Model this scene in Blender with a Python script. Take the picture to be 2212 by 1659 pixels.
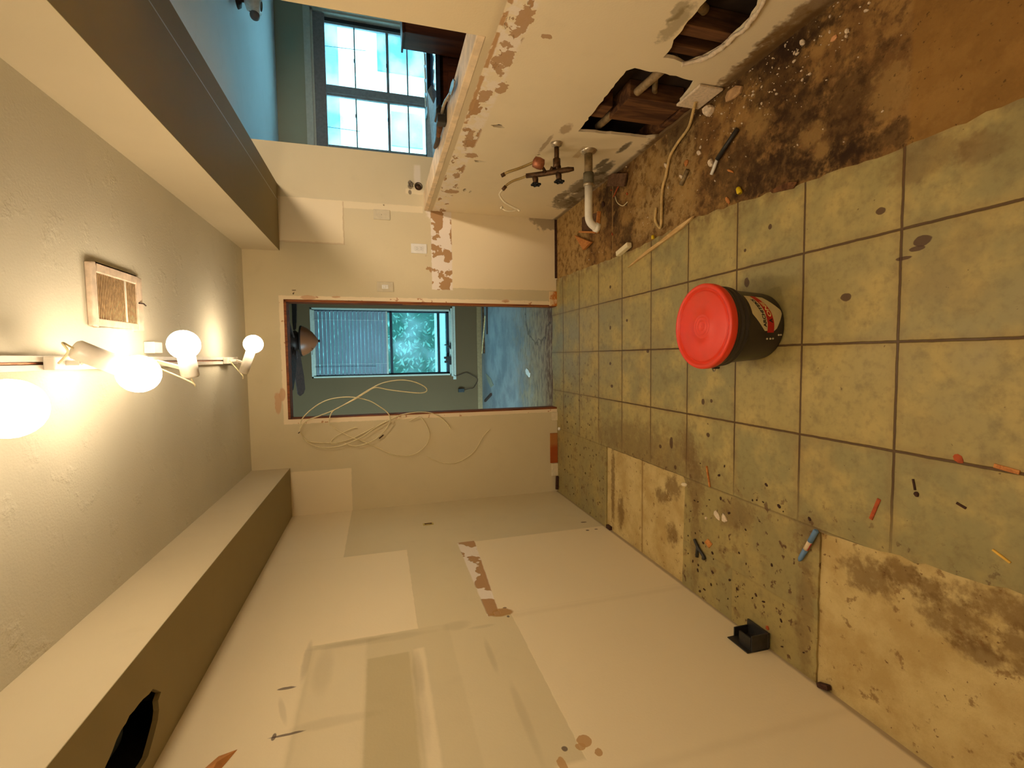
import bpy, bmesh, math, random
from math import pi, sin, cos, radians, sqrt, atan2
from mathutils import Vector, Matrix
from mathutils.geometry import tessellate_polygon

for o in list(bpy.data.objects): bpy.data.objects.remove(o)
S = bpy.context.scene
COL = S.collection

# ------------------------------------------------------------------ camera
YAW, PITCH, ROLL, CAMZ, FPX = .0609, .275, -.0292, 1.376, 1007.75
fwd = Vector((-sin(YAW)*cos(PITCH), cos(YAW)*cos(PITCH), -sin(PITCH)))
rgt = Vector((cos(YAW), sin(YAW), 0)); upv = rgt.cross(fwd)
r2 = rgt*cos(ROLL) + upv*sin(ROLL); u2 = -rgt*sin(ROLL) + upv*cos(ROLL)
# the phone was held sideways: picture right = down, picture up = room right
cx, cy = -u2, r2
cam = bpy.data.cameras.new('camera'); co = bpy.data.objects.new('camera', cam); COL.objects.link(co)
co.matrix_world = Matrix(((cx.x, cy.x, -fwd.x, 0), (cx.y, cy.y, -fwd.y, 0), (cx.z, cy.z, -fwd.z, CAMZ), (0, 0, 0, 1)))
cam.sensor_fit = 'HORIZONTAL'; cam.sensor_width = 36; cam.lens = 36*FPX/2212; cam.clip_start = .02
S.camera = co

# ------------------------------------------------------------------ world and exposure
S.view_settings.view_transform = 'Standard'; S.view_settings.look = 'None'
S.view_settings.gamma = 1; S.view_settings.use_curve_mapping = False
S.view_settings.exposure = 0.0
W = bpy.data.worlds.new('world'); S.world = W; W.use_nodes = True
bg = W.node_tree.nodes['Background']; bg.inputs[0].default_value = (.46, .84, 1, 1); bg.inputs[1].default_value = 11
def portal(loc, rot, sx, sy):
    l = bpy.data.lights.new('window_portal', 'AREA'); l.shape = 'RECTANGLE'; l.size = sx; l.size_y = sy
    l.cycles.is_portal = True
    o = bpy.data.objects.new('window_portal', l); o.location = loc; o.rotation_euler = rot; COL.objects.link(o)
portal((2.69, 5.06, 1.35), (pi/2, 0, pi), 1.15, 1.0)      # adjoining room window, facing -Y
portal((.20, 6.52, 1.32), (pi/2, 0, pi), .86, 1.75)       # far room window
BULB_COL = (1, .80, .56); BULB_L = 46; BEAM_W = 7.0
ROOM_L = 30; ROOM_W = 92

XL, XR, YB, HC, YN = -1.104, 1.080, 3.531, 2.242, -1.6
T, X0, Y0 = .3048, .0279, 3.3902
SUB = -.008   # subfloor level, the sheet of tile stands 8 mm proud of it

# ------------------------------------------------------------------ node helpers
def srgb(r, g, b):
    f = lambda c: (c/12.92 if c <= .04045 else ((c+.055)/1.055)**2.4)
    return (f(r/255), f(g/255), f(b/255), 1)
class V:
    def __init__(s, n, sock): s.n, s.k = n, sock
    def _m(s, op, b=None, c=None, clamp=False): return s.n.math(op, s, b, c, clamp)
    def __add__(s, b): return s._m('ADD', b)
    __radd__ = __add__
    def __sub__(s, b): return s._m('SUBTRACT', b)
    def __rsub__(s, b): return s.n.math('SUBTRACT', b, s)
    def __mul__(s, b): return s._m('MULTIPLY', b)
    __rmul__ = __mul__
    def max(s, b): return s._m('MAXIMUM', b)
    def min(s, b): return s._m('MINIMUM', b)
class NT:
    def __init__(s, name, rough=.8, spec=.3):
        s.m = bpy.data.materials.new(name); s.m.use_nodes = True; s.t = s.m.node_tree
        s.b = s.t.nodes['Principled BSDF']; s.b.inputs['Roughness'].default_value = rough
        s.b.inputs['Specular IOR Level'].default_value = spec
        tc = s.t.nodes.new('ShaderNodeTexCoord'); s.co = tc.outputs['Object']
        sp = s.t.nodes.new('ShaderNodeSeparateXYZ'); s.t.links.new(s.co, sp.inputs[0])
        s.x, s.y, s.z = (V(s, sp.outputs[i]) for i in range(3))
    def put(s, sock, v):
        if isinstance(v, V): s.t.links.new(v.k, sock)
        elif isinstance(v, (tuple, list)): sock.default_value = v if len(v) == len(sock.default_value) else tuple(v)[:len(sock.default_value)]
        else: sock.default_value = v
    def math(s, op, a, b=None, c=None, clamp=False):
        n = s.t.nodes.new('ShaderNodeMath'); n.operation = op; n.use_clamp = clamp
        for i, v in enumerate((a, b, c)):
            if v is not None: s.put(n.inputs[i], v)
        return V(s, n.outputs[0])
    def ss(s, v, a, b):
        n = s.t.nodes.new('ShaderNodeMapRange'); n.interpolation_type = 'SMOOTHSTEP'
        s.put(n.inputs[0], v); n.inputs[1].default_value = a; n.inputs[2].default_value = b
        return V(s, n.outputs[0])
    def noise(s, sc, det=4, rough=.55, stretch=None, off=(0, 0, 0), dist=0):
        n = s.t.nodes.new('ShaderNodeTexNoise'); n.inputs['Scale'].default_value = sc
        n.inputs['Detail'].default_value = det; n.inputs['Roughness'].default_value = rough
        n.inputs['Distortion'].default_value = dist
        mp = s.t.nodes.new('ShaderNodeMapping'); mp.inputs['Location'].default_value = off
        if stretch: mp.inputs['Scale'].default_value = stretch
        s.t.links.new(s.co, mp.inputs[0]); s.t.links.new(mp.outputs[0], n.inputs['Vector'])
        return V(s, n.outputs[0])
    def voro(s, sc, feature='F1', off=(0, 0, 0), stretch=None):
        n = s.t.nodes.new('ShaderNodeTexVoronoi'); n.inputs['Scale'].default_value = sc; n.feature = feature
        mp = s.t.nodes.new('ShaderNodeMapping'); mp.inputs['Location'].default_value = off
        if stretch: mp.inputs['Scale'].default_value = stretch
        s.t.links.new(s.co, mp.inputs[0]); s.t.links.new(mp.outputs[0], n.inputs['Vector'])
        return V(s, n.outputs[0])
    def white(s, a, b):
        cb = s.t.nodes.new('ShaderNodeCombineXYZ'); s.put(cb.inputs[0], a); s.put(cb.inputs[1], b)
        w = s.t.nodes.new('ShaderNodeTexWhiteNoise'); w.noise_dimensions = '2D'
        s.t.links.new(cb.outputs[0], w.inputs[0]); return V(s, w.outputs[0])
    def mix(s, f, a, b):
        n = s.t.nodes.new('ShaderNodeMix'); n.data_type = 'RGBA'
        s.put(n.inputs[0], f); s.put(n.inputs[6], a); s.put(n.inputs[7], b)
        return V(s, n.outputs[2])
    def rect(s, u, v, u0, u1, v0, v1, soft=.004):
        r = None
        for w, lo, hi in ((u, u0, u1), (v, v0, v1)):
            if lo is not None:
                k = s.ss(w, lo-soft, lo+soft); r = k if r is None else r*k
            if hi is not None:
                k = 1 - s.ss(w, hi-soft, hi+soft); r = k if r is None else r*k
        return r
    def ell(s, u, v, cu, cv, ru, rv, ang=0, wob=None, soft=.35):
        a, b = u-cu, v-cv
        if ang: a, b = a*cos(ang)+b*sin(ang), b*cos(ang)-a*sin(ang)
        a, b = a*(1/ru), b*(1/rv)
        d = a*a+b*b
        if wob is not None: d = d + wob
        return 1 - s.ss(d, 1-soft, 1+soft)
    def base(s, c): s.put(s.b.inputs['Base Color'], c)
    def bump(s, h, dist=.002, st=1):
        n = s.t.nodes.new('ShaderNodeBump'); n.inputs['Distance'].default_value = dist; n.inputs['Strength'].default_value = st
        s.put(n.inputs['Height'], h); s.t.links.new(n.outputs[0], s.b.inputs['Normal'])
_mc = {}
def mat(name, col, rough=.6, metal=0, var=.12, sc=40, spec=.4, bump=0, coat=0):
    """plain procedural material: colour with soft mottling"""
    if name in _mc: return _mc[name]
    n = NT(name, rough, spec); c = tuple(col[:3])
    k = n.noise(sc, 4)
    lo = tuple(x*(1-var) for x in c)+(1,); hi = tuple(min(1, x*(1+var)) for x in c)+(1,)
    n.base(n.mix(n.ss(k, .3, .7), lo, hi)); n.b.inputs['Metallic'].default_value = metal
    if coat: n.b.inputs['Coat Weight'].default_value = coat
    if bump: n.bump(k, bump)
    _mc[name] = n.m; return n.m
def emat(name, col, st):
    m = bpy.data.materials.new(name); m.use_nodes = True; b = m.node_tree.nodes['Principled BSDF']
    b.inputs['Base Color'].default_value = (.9, .9, .85, 1)
    b.inputs['Emission Color'].default_value = tuple(col)+(1,); b.inputs['Emission Strength'].default_value = st
    return m
def glassmat(name, tint=(.9, 1, 1, 1), gl=.06, diff=0):
    m = bpy.data.materials.new(name); m.use_nodes = True; t = m.node_tree; t.nodes.clear()
    out = t.nodes.new('ShaderNodeOutputMaterial'); tr = t.nodes.new('ShaderNodeBsdfTransparent'); tr.inputs[0].default_value = tint
    g = t.nodes.new('ShaderNodeBsdfGlossy'); g.inputs['Roughness'].default_value = .05
    mx = t.nodes.new('ShaderNodeMixShader'); mx.inputs[0].default_value = gl
    t.links.new(tr.outputs[0], mx.inputs[1]); t.links.new(g.outputs[0], mx.inputs[2])
    last = mx
    if diff:
        d = t.nodes.new('ShaderNodeBsdfTranslucent'); d.inputs[0].default_value = (.8, .9, .95, 1)
        nz = t.nodes.new('ShaderNodeTexNoise'); nz.inputs['Scale'].default_value = 3.5; nz.inputs['Detail'].default_value = 5
        tc = t.nodes.new('ShaderNodeTexCoord'); t.links.new(tc.outputs['Object'], nz.inputs['Vector'])
        mr = t.nodes.new('ShaderNodeMapRange'); mr.inputs[1].default_value = .4; mr.inputs[2].default_value = .7; mr.inputs[4].default_value = diff
        t.links.new(nz.outputs[0], mr.inputs[0])
        m2 = t.nodes.new('ShaderNodeMixShader'); t.links.new(mr.outputs[0], m2.inputs[0])
        t.links.new(mx.outputs[0], m2.inputs[1]); t.links.new(d.outputs[0], m2.inputs[2]); last = m2
    t.links.new(last.outputs[0], out.inputs[0]); return m

# ------------------------------------------------------------------ geometry helpers
def acc(o):
    v = Vector((0, 0, 0))
    while o is not None: v += o.location; o = o.parent
    return v
class MB:
    """collects shapes in room coordinates; build() links them as ONE mesh object"""
    def __init__(s): s.v, s.f, s.sm = [], [], []
    def add(s, vs, fs, smooth=False):
        b = len(s.v); s.v += [tuple(v) for v in vs]
        for f in fs: s.f.append(tuple(i+b for i in f)); s.sm.append(smooth)
        return s
    def box(s, a, b, M=None):
        x0, y0, z0 = (min(p, q) for p, q in zip(a, b)); x1, y1, z1 = (max(p, q) for p, q in zip(a, b))
        vs = [Vector(p) for p in ((x0,y0,z0),(x1,y0,z0),(x1,y1,z0),(x0,y1,z0),(x0,y0,z1),(x1,y0,z1),(x1,y1,z1),(x0,y1,z1))]
        if M: vs = [M @ v for v in vs]
        return s.add(vs, [(0,3,2,1),(4,5,6,7),(0,1,5,4),(1,2,6,5),(2,3,7,6),(3,0,4,7)])
    def bar(s, p, q, w, h, up=(0, 0, 1)):
        """rectangular bar from p to q"""
        p, q = Vector(p), Vector(q); d = (q-p).normalized(); u = Vector(up)
        if abs(d.dot(u)) > .98: u = Vector((1, 0, 0))
        r = d.cross(u).normalized(); u = r.cross(d)
        vs = [c + r*sx*w/2 + u*sz*h/2 for c in (p, q) for sx, sz in ((-1,-1),(1,-1),(1,1),(-1,1))]
        return s.add(vs, [(0,1,2,3),(7,6,5,4),(0,4,5,1),(1,5,6,2),(2,6,7,3),(3,7,4,0)])
    def tube(s, pts, r, n=8, smooth=True, closed=False):
        pts = [Vector(p) for p in pts]; m = len(pts); rs = r if isinstance(r, (list, tuple)) else [r]*m
        rings = []; pu = None
        for i, p in enumerate(pts):
            a = pts[max(i-1, 0)]; b = pts[min(i+1, m-1)]; d = (b-a)
            d = d.normalized() if d.length > 1e-9 else Vector((0, 0, 1))
            if pu is None:
                pu = Vector((0, 0, 1)) if abs(d.z) < .9 else Vector((1, 0, 0))
            pu = (pu - d*pu.dot(d)).normalized(); w = d.cross(pu)
            rings.append([p + (pu*cos(2*pi*k/n) + w*sin(2*pi*k/n))*rs[i] for k in range(n)])
        vs = [v for g in rings for v in g]; fs = []
        for i in range(m-1):
            for k in range(n): fs.append((i*n+k, i*n+(k+1) % n, (i+1)*n+(k+1) % n, (i+1)*n+k))
        s.add(vs, fs, smooth)
        b = len(s.v)-len(vs)
        s.f.append(tuple(b+k for k in reversed(range(n)))); s.sm.append(False)
        s.f.append(tuple(b+(m-1)*n+k for k in range(n))); s.sm.append(False)
        return s
    def lathe(s, prof, c=(0, 0, 0), ax=(0, 0, 1), n=32, smooth=True):
        """prof: list of (radius, height along axis)"""
        ax = Vector(ax).normalized(); u = ax.orthogonal().normalized(); w = ax.cross(u); c = Vector(c)
        vs = []; fs = []
        for r, h in prof:
            for k in range(n): vs.append(c + ax*h + (u*cos(2*pi*k/n)+w*sin(2*pi*k/n))*max(r, 1e-5))
        for i in range(len(prof)-1):
            for k in range(n): fs.append((i*n+k, i*n+(k+1) % n, (i+1)*n+(k+1) % n, (i+1)*n+k))
        return s.add(vs, fs, smooth)
    def sphere(s, c, r, n=20, m=12, sc=(1, 1, 1)):
        c = Vector(c); vs = []; fs = []
        for i in range(m+1):
            t = pi*i/m
            for k in range(n): vs.append((c.x+r*sc[0]*sin(t)*cos(2*pi*k/n), c.y+r*sc[1]*sin(t)*sin(2*pi*k/n), c.z+r*sc[2]*cos(t)))
        for i in range(m):
            for k in range(n): fs.append((i*n+k, (i+1)*n+k, (i+1)*n+(k+1) % n, i*n+(k+1) % n))
        return s.add(vs, fs, True)
    def panel(s, outer, holes, fix, a, b):
        """flat sheet with holes. fix: axis index held at a (front) .. b (back); outlines are 2D in the other two axes"""
        loops = [list(outer)]+[list(h) for h in holes]
        def P(u, v, w):
            q = [u, v]; q.insert(fix, w); return tuple(q)
        flat = [p for l in loops for p in l]
        tris = tessellate_polygon([[Vector((u, v, 0)) for u, v in l] for l in loops])
        n = len(flat)
        vs = [P(u, v, a) for u, v in flat]+[P(u, v, b) for u, v in flat]
        fs = [tuple(t) for t in tris]+[tuple(n+i for i in reversed(t)) for t in tris]
        st = 0
        for l in loops:
            m = len(l)
            for i in range(m):
                j = (i+1) % m; fs.append((st+i, st+j, n+st+j, n+st+i))
            st += m
        return s.add(vs, fs)
    def build(s, name, material, parent=None, bevel=0, kind=None, seg=2):
        off = acc(parent); me = bpy.data.meshes.new(name)
        me.from_pydata([(v[0]-off.x, v[1]-off.y, v[2]-off.z) for v in s.v], [], s.f)
        me.polygons.foreach_set('use_smooth', s.sm)
        bm = bmesh.new(); bm.from_mesh(me); bmesh.ops.remove_doubles(bm, verts=bm.verts, dist=1e-6)
        bmesh.ops.recalc_face_normals(bm, faces=bm.faces); bm.to_mesh(me); bm.free()
        me.materials.append(material); o = bpy.data.objects.new(name, me); COL.objects.link(o)
        if parent: o.parent = parent
        if bevel:
            md = o.modifiers.new('bevel', 'BEVEL'); md.width = bevel; md.segments = seg; md.limit_method = 'ANGLE'
        if kind: o['kind'] = kind
        return o
def crom(pts, n=8, closed=False):
    P = [Vector(p) for p in pts]; out = []; m = len(P)
    for i in range(m-1):
        a, b, c, d = P[max(i-1, 0)], P[i], P[i+1], P[min(i+2, m-1)]
        for k in range(n):
            t = k/n; out.append(.5*((2*b)+(-a+c)*t+(2*a-5*b+4*c-d)*t*t+(-a+3*b-3*c+d)*t**3))
    out.append(P[-1]); return out
def thing(name, loc, label, cat, group=None):
    o = bpy.data.objects.new(name, None); COL.objects.link(o); o.location = loc; o.empty_display_size = .05
    return tag(o, label, cat, group)
def tag(o, label, cat, group=None):
    o['label'] = label; o['category'] = cat
    if group: o['group'] = group
    return o
def struct(o):
    o['kind'] = 'structure'; return o
def jag(pts, rng, amp, step):
    """break a closed outline into short jittered steps"""
    out = []; m = len(pts)
    for i in range(m):
        a, b = Vector(pts[i]), Vector(pts[(i+1) % m]); L = (b-a).length; k = max(1, int(L/step))
        for j in range(k):
            p = a.lerp(b, j/k)
            out.append((p.x+(rng.uniform(-amp, amp) if j else 0), p.y+(rng.uniform(-amp, amp) if j else 0)))
    return out

# ================================================================== SURFACE MATERIALS
CREAM = srgb(238, 222, 188); PAINT = srgb(216, 202, 166); PLAST = srgb(238, 226, 212); TAN = srgb(178, 140, 98)
DARK = srgb(60, 46, 34)

def wallmat(name, base=PAINT):
    n = NT(name, .75, .25)
    big = n.noise(1.6, 3); fine = n.noise(9, 4, off=(3, 1, 2))
    c = n.mix(n.ss(big, .3, .75), base, tuple(x*.93 for x in base[:3])+(1,))
    c = n.mix(n.ss(fine, .55, .8)*.35, c, tuple(x*.86 for x in base[:3])+(1,))
    tex = n.noise(140, 3)
    return n, c, tex

# --- back wall (X,Z)
n, c, tex = wallmat('back_wall_paint')
w = n.noise(26, 4)-.5; u, v = n.x+w*.012, n.z+w*.012
cream = n.rect(u, v, .803, 1.105, 1.597, 2.05, .003).max(n.rect(u, v, -1.2, -.79, 1.596, 2.05, .004))
cream = cream.max(n.rect(u, v, .522, 1.2, -.1, .835, .003))
edge = n.rect(u, v, 1.058, 1.105, 1.04, 1.6, .004)*.8
cream = cream.max(edge).max(n.rect(u, v, 1.19, 1.225, 1.0, 1.16, .006)*.7)
c = n.mix(n.rect(u, v, 1.27, 1.40, 1.052, 1.098, .008)*.6, c, PLAST)
trace = n.rect(u, v, .80, .812, 1.59, 2.05, .002).max(n.rect(u, v, .80, 1.1, 1.588, 1.597, .002))
c = n.mix(cream*.85, c, CREAM)
c = n.mix(trace*.35, c, TAN)
strip = n.rect(u, v, .505, 1.09, .832, .985, .004)
blob = n.noise(11, 3, off=(5, 0, 2))
c = n.mix(strip, c, PLAST); c = n.mix(strip*n.ss(blob, .50, .53), c, TAN)
c = n.mix(n.rect(u, v, .60, .75, .985, 1.03, .006)*n.ss(blob, .50, .54), c, TAN)
# bare plaster line where the door casing was pulled off
cas = n.rect(u, v, -.452, .438, -.1, 2.028, .004)
c = n.mix(cas, c, srgb(240, 222, 190)); c = n.mix(cas*n.ss(n.noise(22, 3), .62, .66), c, srgb(196, 150, 112))
for a in ((.428, 1.84, .016, .05), (-.30, 2.06, .075, .022), (.436, 1.66, .008, .03), (-.24, 2.03, .045, .02), (.43, .42, .010, .03)):
    c = n.mix(n.ell(u, v, a[0], a[1], a[2], a[3], wob=w*1.5)*.8, c, srgb(205, 160, 122))
for a in ((.452, 1.936, .006, .006), (.475, 1.93, .004, .014), (1.255, 1.125, .030, .020), (1.20, 1.13, .016, .012)):
    c = n.mix(n.ell(u, v, *a, wob=w*2)*.75, c, srgb(95, 78, 60))
c = n.mix(n.rect(u, v, 1.0, 1.16, .985, 1.02, .006)*n.ss(blob, .45, .6), c, PLAST)
# grime near the floor, right
c = n.mix(n.ell(u, v, 1.09, .05, .10, .16, wob=w*3)*.6, c, srgb(110, 86, 52))
n.base(c); n.bump(tex*.3+strip*n.ss(blob, .50, .53)*-.6, .0015); M_back = n.m

# --- right wall (Y,Z)
n, c, tex = wallmat('right_wall_paint', CREAM)
w = n.noise(24, 4)-.5; w2 = n.noise(60, 3)-.5; u, v = n.y+w*.014, n.z+w*.014
c = n.mix(n.rect(u, n.z, None, None, .972, 1.20, .002), c, srgb(206, 188, 152))
c = n.mix(n.rect(n.y, n.z, -1.0, 1.62, .99, 2.1, .02), c, srgb(224, 206, 168))
strip = n.rect(u, v, None, None, .875, .968, .008); blob = n.noise(9, 4, off=(0, 2, 7), stretch=(1, .9, 1.6)); b2 = n.noise(30, 4, off=(0, 6, 7))
c = n.mix(strip*n.ss(b2, .40, .55)*.75, c, PLAST)
c = n.mix(strip*n.ss(blob, .585, .61), c, TAN)
c = n.mix(n.rect(u, v, None, 2.2, .955, .972, .003)*n.ss(n.noise(14, 3), .45, .5), c, srgb(190, 150, 105))
for a in ((1.50, .90, .07, .03), (1.70, .915, .09, .035), (1.95, .925, .05, .025), (2.35, .92, .10, .02), (1.55, .80, .012, .02), (2.53, .87, .03, .035), (3.1, .90, .04, .05), (2.82, .905, .04, .02), (1.88, .87, .04, .022)):
    c = n.mix(n.ell(u, v, *a, wob=w*5+w2*3, soft=.08)*.9, c, TAN)
# mould and grime
def grime(lst, col, k=1.0, wb=2.5):
    global c
    for a in lst: c = n.mix(n.ell(u, v, *a, wob=w*wb+w2*1.4, soft=.6)*k, c, col)
grime([(2.80, .12, .17, .05), (3.02, .16, .12, .035), (3.14, .07, .12, .09), (2.66, .07, .10, .07), (2.92, .05, .25, .05)], srgb(92, 74, 46), .75)
grime([(2.52, .09, .10, .035), (2.46, .14, .08, .02), (2.24, .12, .06, .02)], srgb(70, 58, 38), .8)
grime([(1.38, .412, .085, .028), (1.33, .44, .05, .02)], srgb(110, 92, 44), .5, 3.5)
grime([(2.13, .49, .05, .025), (2.3, .53, .10, .012)], srgb(150, 118, 78), .6)
grime([(1.95, .0, .30, .045), (1.45, .01, .25, .05), (1.2, .03, .3, .05)], srgb(120, 88, 44), .8)
c = n.mix(n.rect(u, v, None, None, -.05, .022, .012)*.7, c, srgb(96, 70, 40))
c = n.mix(n.rect(n.y, n.z, 2.28, 2.42, .30, .335, .004)*.5, c, srgb(190, 160, 104))
n.base(c); n.bump(tex*.2+strip*n.ss(blob, .585, .61)*-.8, .002); M_right = n.m

# --- left wall (Y,Z)
n, c, tex = wallmat('left_wall_paint', PAINT)
w = n.noise(20, 4)-.5; u, v = n.y+w*.008, n.z+w*.008
cr = n.rect(u, v, 2.70, 3.6, 1.60, 2.05, .003).max(n.rect(u, v, 1.883, 2.70, 1.255, 2.05, .003)).max(n.rect(u, v, None, 1.90, 1.655, 2.05, .02))
cr = cr.max(n.rect(u, v, 1.89, 2.70, -.1, .905, .003)).max(n.rect(u, v, None, 1.89, -.1, .862, .003))
cr = cr.max(n.rect(u, v, None, 1.12, -.1, .95, .01))
c = n.mix(cr*.8, c, CREAM)
hood = n.rect(u, v, None, 1.883, 1.135, 1.655, .006)
c = n.mix(hood*.25, c, srgb(190, 176, 140))
c = n.mix(n.rect(u, v, None, 1.865, 1.455, 1.645, .01)*.35, c, CREAM)
c = n.mix(n.rect(u, v, None, 1.74, 1.30, 1.45, .006)*.35, c, srgb(150, 134, 88))
c = n.mix(n.rect(u, v, None, 1.75, 1.243, 1.283, .007)*.55, c, CREAM)
w2 = n.noise(7, 4, off=(0, 4, 1))-.5
for a, k, q in (((1.80, 1.665, .10, .012), .65, 0), ((1.86, 1.52, .015, .12), .6, 0), ((1.72, 1.60, .13, .03), .35, 0), ((1.85, 1.40, .02, .17), .35, 0), ((1.60, 1.275, .12, .018), .5, 0),
                ((1.55, 1.70, .06, .008), .4, .3), ((1.46, 1.54, .02, .12), .35, 0), ((1.86, 1.10, .03, .05), .4, 0), ((1.62, 1.01, .09, .012), .5, 0), ((1.30, .98, .16, .014), .4, 0),
                ((1.82, 1.00, .01, .05), .35, 0), ((1.45, 1.28, .20, .02), .35, 0)):
    c = n.mix(n.ell(u, v, *a, ang=q, wob=w2*2.6, soft=.95)*(k*.45), c, srgb(122, 108, 78))
for a in ((1.66, 1.705, .006, .028), (1.45, 1.705, .014, .006), (1.448, 1.67, .005, .045), (1.93, .876, .006, .008), (1.86, .88, .008, .006), (2.66, .14, .01, .012), (2.80, .10, .01, .02), (2.66, .08, .008, .012), (1.166, .905, .008, .008)):
    c = n.mix(n.ell(u, v, *a, wob=w*2)*.8, c, srgb(80, 62, 58))
st2 = n.rect(u, v, 1.885, 2.712, .858, .962, .004)*n.ss(v+u*.065, 1.03, 1.037)
blob = n.noise(6.5, 3, off=(1, 1.6, 2))
c = n.mix(st2, c, PLAST); c = n.mix(st2*n.ss(blob, .50, .52), c, TAN)
c = n.mix(n.ell(u, v, 1.90, .90, .03, .05, wob=w*2)*.9, c, srgb(170, 128, 74))
for a in ((1.12, .93, .03, .012), (1.16, .86, .012, .014), (1.13, .82, .014, .012), (1.175, .84, .02, .02)): c = n.mix(n.ell(u, v, *a, wob=w*3, soft=.1)*.9, c, srgb(186, 146, 96))
c = n.mix(n.rect(u, v, None, None, -.05, .012, .008)*.6, c, srgb(120, 92, 50))
# vertical drywall seams
for yy in (1.86, 1.05): c = n.mix(n.rect(n.y+w*.02, n.z, yy-.01, yy+.01, None, .86, .02)*.18, c, srgb(180, 160, 120))
n.base(c); n.bump(tex*.2+cr*.35+st2*n.ss(blob, .50, .52)*-.6, .002); M_left = n.m

# --- ceilings and soffits
n, c, tex = wallmat('ceiling_paint', srgb(212, 206, 186))
n.base(c); k = n.noise(9, 5, .6, off=(2, 2, 0)); n.bump(n.ss(k, .55, .75)*.8+tex*.3, .003); M_ceil = n.m
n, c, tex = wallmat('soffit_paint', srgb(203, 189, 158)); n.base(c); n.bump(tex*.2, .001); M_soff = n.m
n, c, tex = wallmat('soffit_shade_paint', srgb(158, 144, 108)); n.base(c); n.bump(tex*.2, .001); M_soffu = n.m  # soffit paint darkened to carry the shade underneath
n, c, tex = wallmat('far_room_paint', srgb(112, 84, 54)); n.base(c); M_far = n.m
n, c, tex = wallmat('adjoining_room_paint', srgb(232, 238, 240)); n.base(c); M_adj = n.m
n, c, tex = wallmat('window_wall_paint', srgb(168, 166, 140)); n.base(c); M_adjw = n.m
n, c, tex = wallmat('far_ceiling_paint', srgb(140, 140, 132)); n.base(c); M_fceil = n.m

# --- tiled kitchen floor (X,Y)
n = NT('sheet_tile_floor', .55, .35)
w = n.noise(18, 3)-.5; w2 = n.noise(70, 3)-.5
tx = (n.x-X0+w*.004)*(1/T); ty = (n.y-Y0+w*.004)*(1/T)
ix, iy = n.math('FLOOR', tx), n.math('FLOOR', ty); fx, fy = tx-ix, ty-iy
rnd = n.white(ix, iy)
A, B, Cc = srgb(174, 157, 99), srgb(154, 144, 98), srgb(188, 168, 106)
c = n.mix(n.ss(rnd, .1, .9), A, B)
mo = n.noise(5.5, 5, .6); mo2 = n.noise(13, 5, .65, off=(4, 0, 0)); mo3 = n.noise(2.2, 3, off=(0, 9, 0))
c = n.mix(n.ss(mo, .42, .68), c, Cc); c = n.mix(n.ss(mo2, .5, .78)*.65, c, srgb(122, 108, 74))
c = n.mix(n.ss(mo3, .55, .75)*.3, c, srgb(150, 118, 70))
c = n.mix(n.ss(n.noise(42, 4, .6, off=(1, 5, 0)), .45, .75)*.35, c, srgb(116, 102, 72))
dx = n.math('MINIMUM', fx, 1-fx); dy = n.math('MINIMUM', fy, 1-fy)
fadL = n.ss(n.x, -.62, -.36)*.75+.25; fadF = 1-n.ss(n.y, 2.3, 3.3)*.6
gx = (1-n.ss(dx, .006, .016))*fadF; gy = (1-n.ss(dy, .006, .015))*fadL
g = gx.max(gy)*(n.ss(n.x, -.60, -.56)*.85+.15)
soft = ((1-n.ss(dx, .0, .10)).max(1-n.ss(dy, 0, .10)))*.22*n.ss(n.x, -.6, -.5)
c = n.mix(soft, c, srgb(140, 104, 58)); c = n.mix(g*.92, c, srgb(84, 58, 34))
# dirt: thick along the left strip, by the door and along the right edge
sp = n.noise(27, 4, .6, off=(7, 3, 0)); sp2 = n.noise(48, 3, .6, off=(7, 7, 0)); sp3 = n.noise(14, 4, .6, off=(3, 8, 0))
left = 1-n.ss(n.x+w*.15, -.62, -.42); c = n.mix(left*.35, c, srgb(134, 118, 78))
zone = left.max(n.rect(n.x+w*.1, n.y+w*.1, -.8, -.05, 2.75, 3.6, .12)*.9)
c = n.mix(zone*n.ss(sp, .60, .66)*.85, c, srgb(88, 54, 34)); c = n.mix(zone*n.ss(sp3, .56, .68)*.5, c, srgb(112, 82, 48))
c = n.mix(n.ss(sp2, .70, .74)*.7, c, srgb(78, 50, 32))
rt = n.ss(n.x+w*.06, .50, .60); c = n.mix(rt*n.ss(sp3, .40, .62)*.6, c, srgb(104, 72, 40))
for a in ((-.50, 2.25, .12, .55, 0), (-.42, 1.86, .10, .05, .3), (-.60, 1.80, .14, .05, 0), (-.86, 1.80, .22, .03, 0), (-.60, 1.20, .05, .06, 0), (-.90, 1.22, .22, .03, 0), (.48, .78, .04, .05, 0), (.50, .90, .05, .10, 0), (-.66, 1.55, .06, .10, .4)):
    c = n.mix(n.ell(n.x, n.y, *a[:4], ang=a[4], wob=w*3+w2*1.5, soft=.8)*.45, c, srgb(104, 72, 40))
for a in ((-.354, 1.718, .010, .012), (-.21, 1.754, .012, .009), (-.203, 1.70, .009, .010), (.167, 1.108, .012, .018), (.289, .899, .012, .022), (.272, .915, .006, .02), (.253, .945, .005, .02), (.275, 1.507, .018, .012), (.398, 1.009, .010, .012),
          (-.43, 1.985, .030, .016), (-.551, 1.951, .010, .010), (.02, 2.2, .008, .012), (-.05, 2.62, .010, .012), (.17, 2.62, .012, .01), (.20, 2.42, .008, .01), (-.19, 2.6, .01, .014), 
          (-.47, 2.08, .009, .011), (.42, 2.62, .009, .01), (.46, 1.40, .01, .008), (.40, 1.52, .006, .006)):
    c = n.mix(n.ell(n.x, n.y, *a, wob=w*3, soft=.2)*.85, c, srgb(74, 44, 30))
rd = n.rect(n.x, n.y, None, None, 3.52, 3.56, .01)
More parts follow.
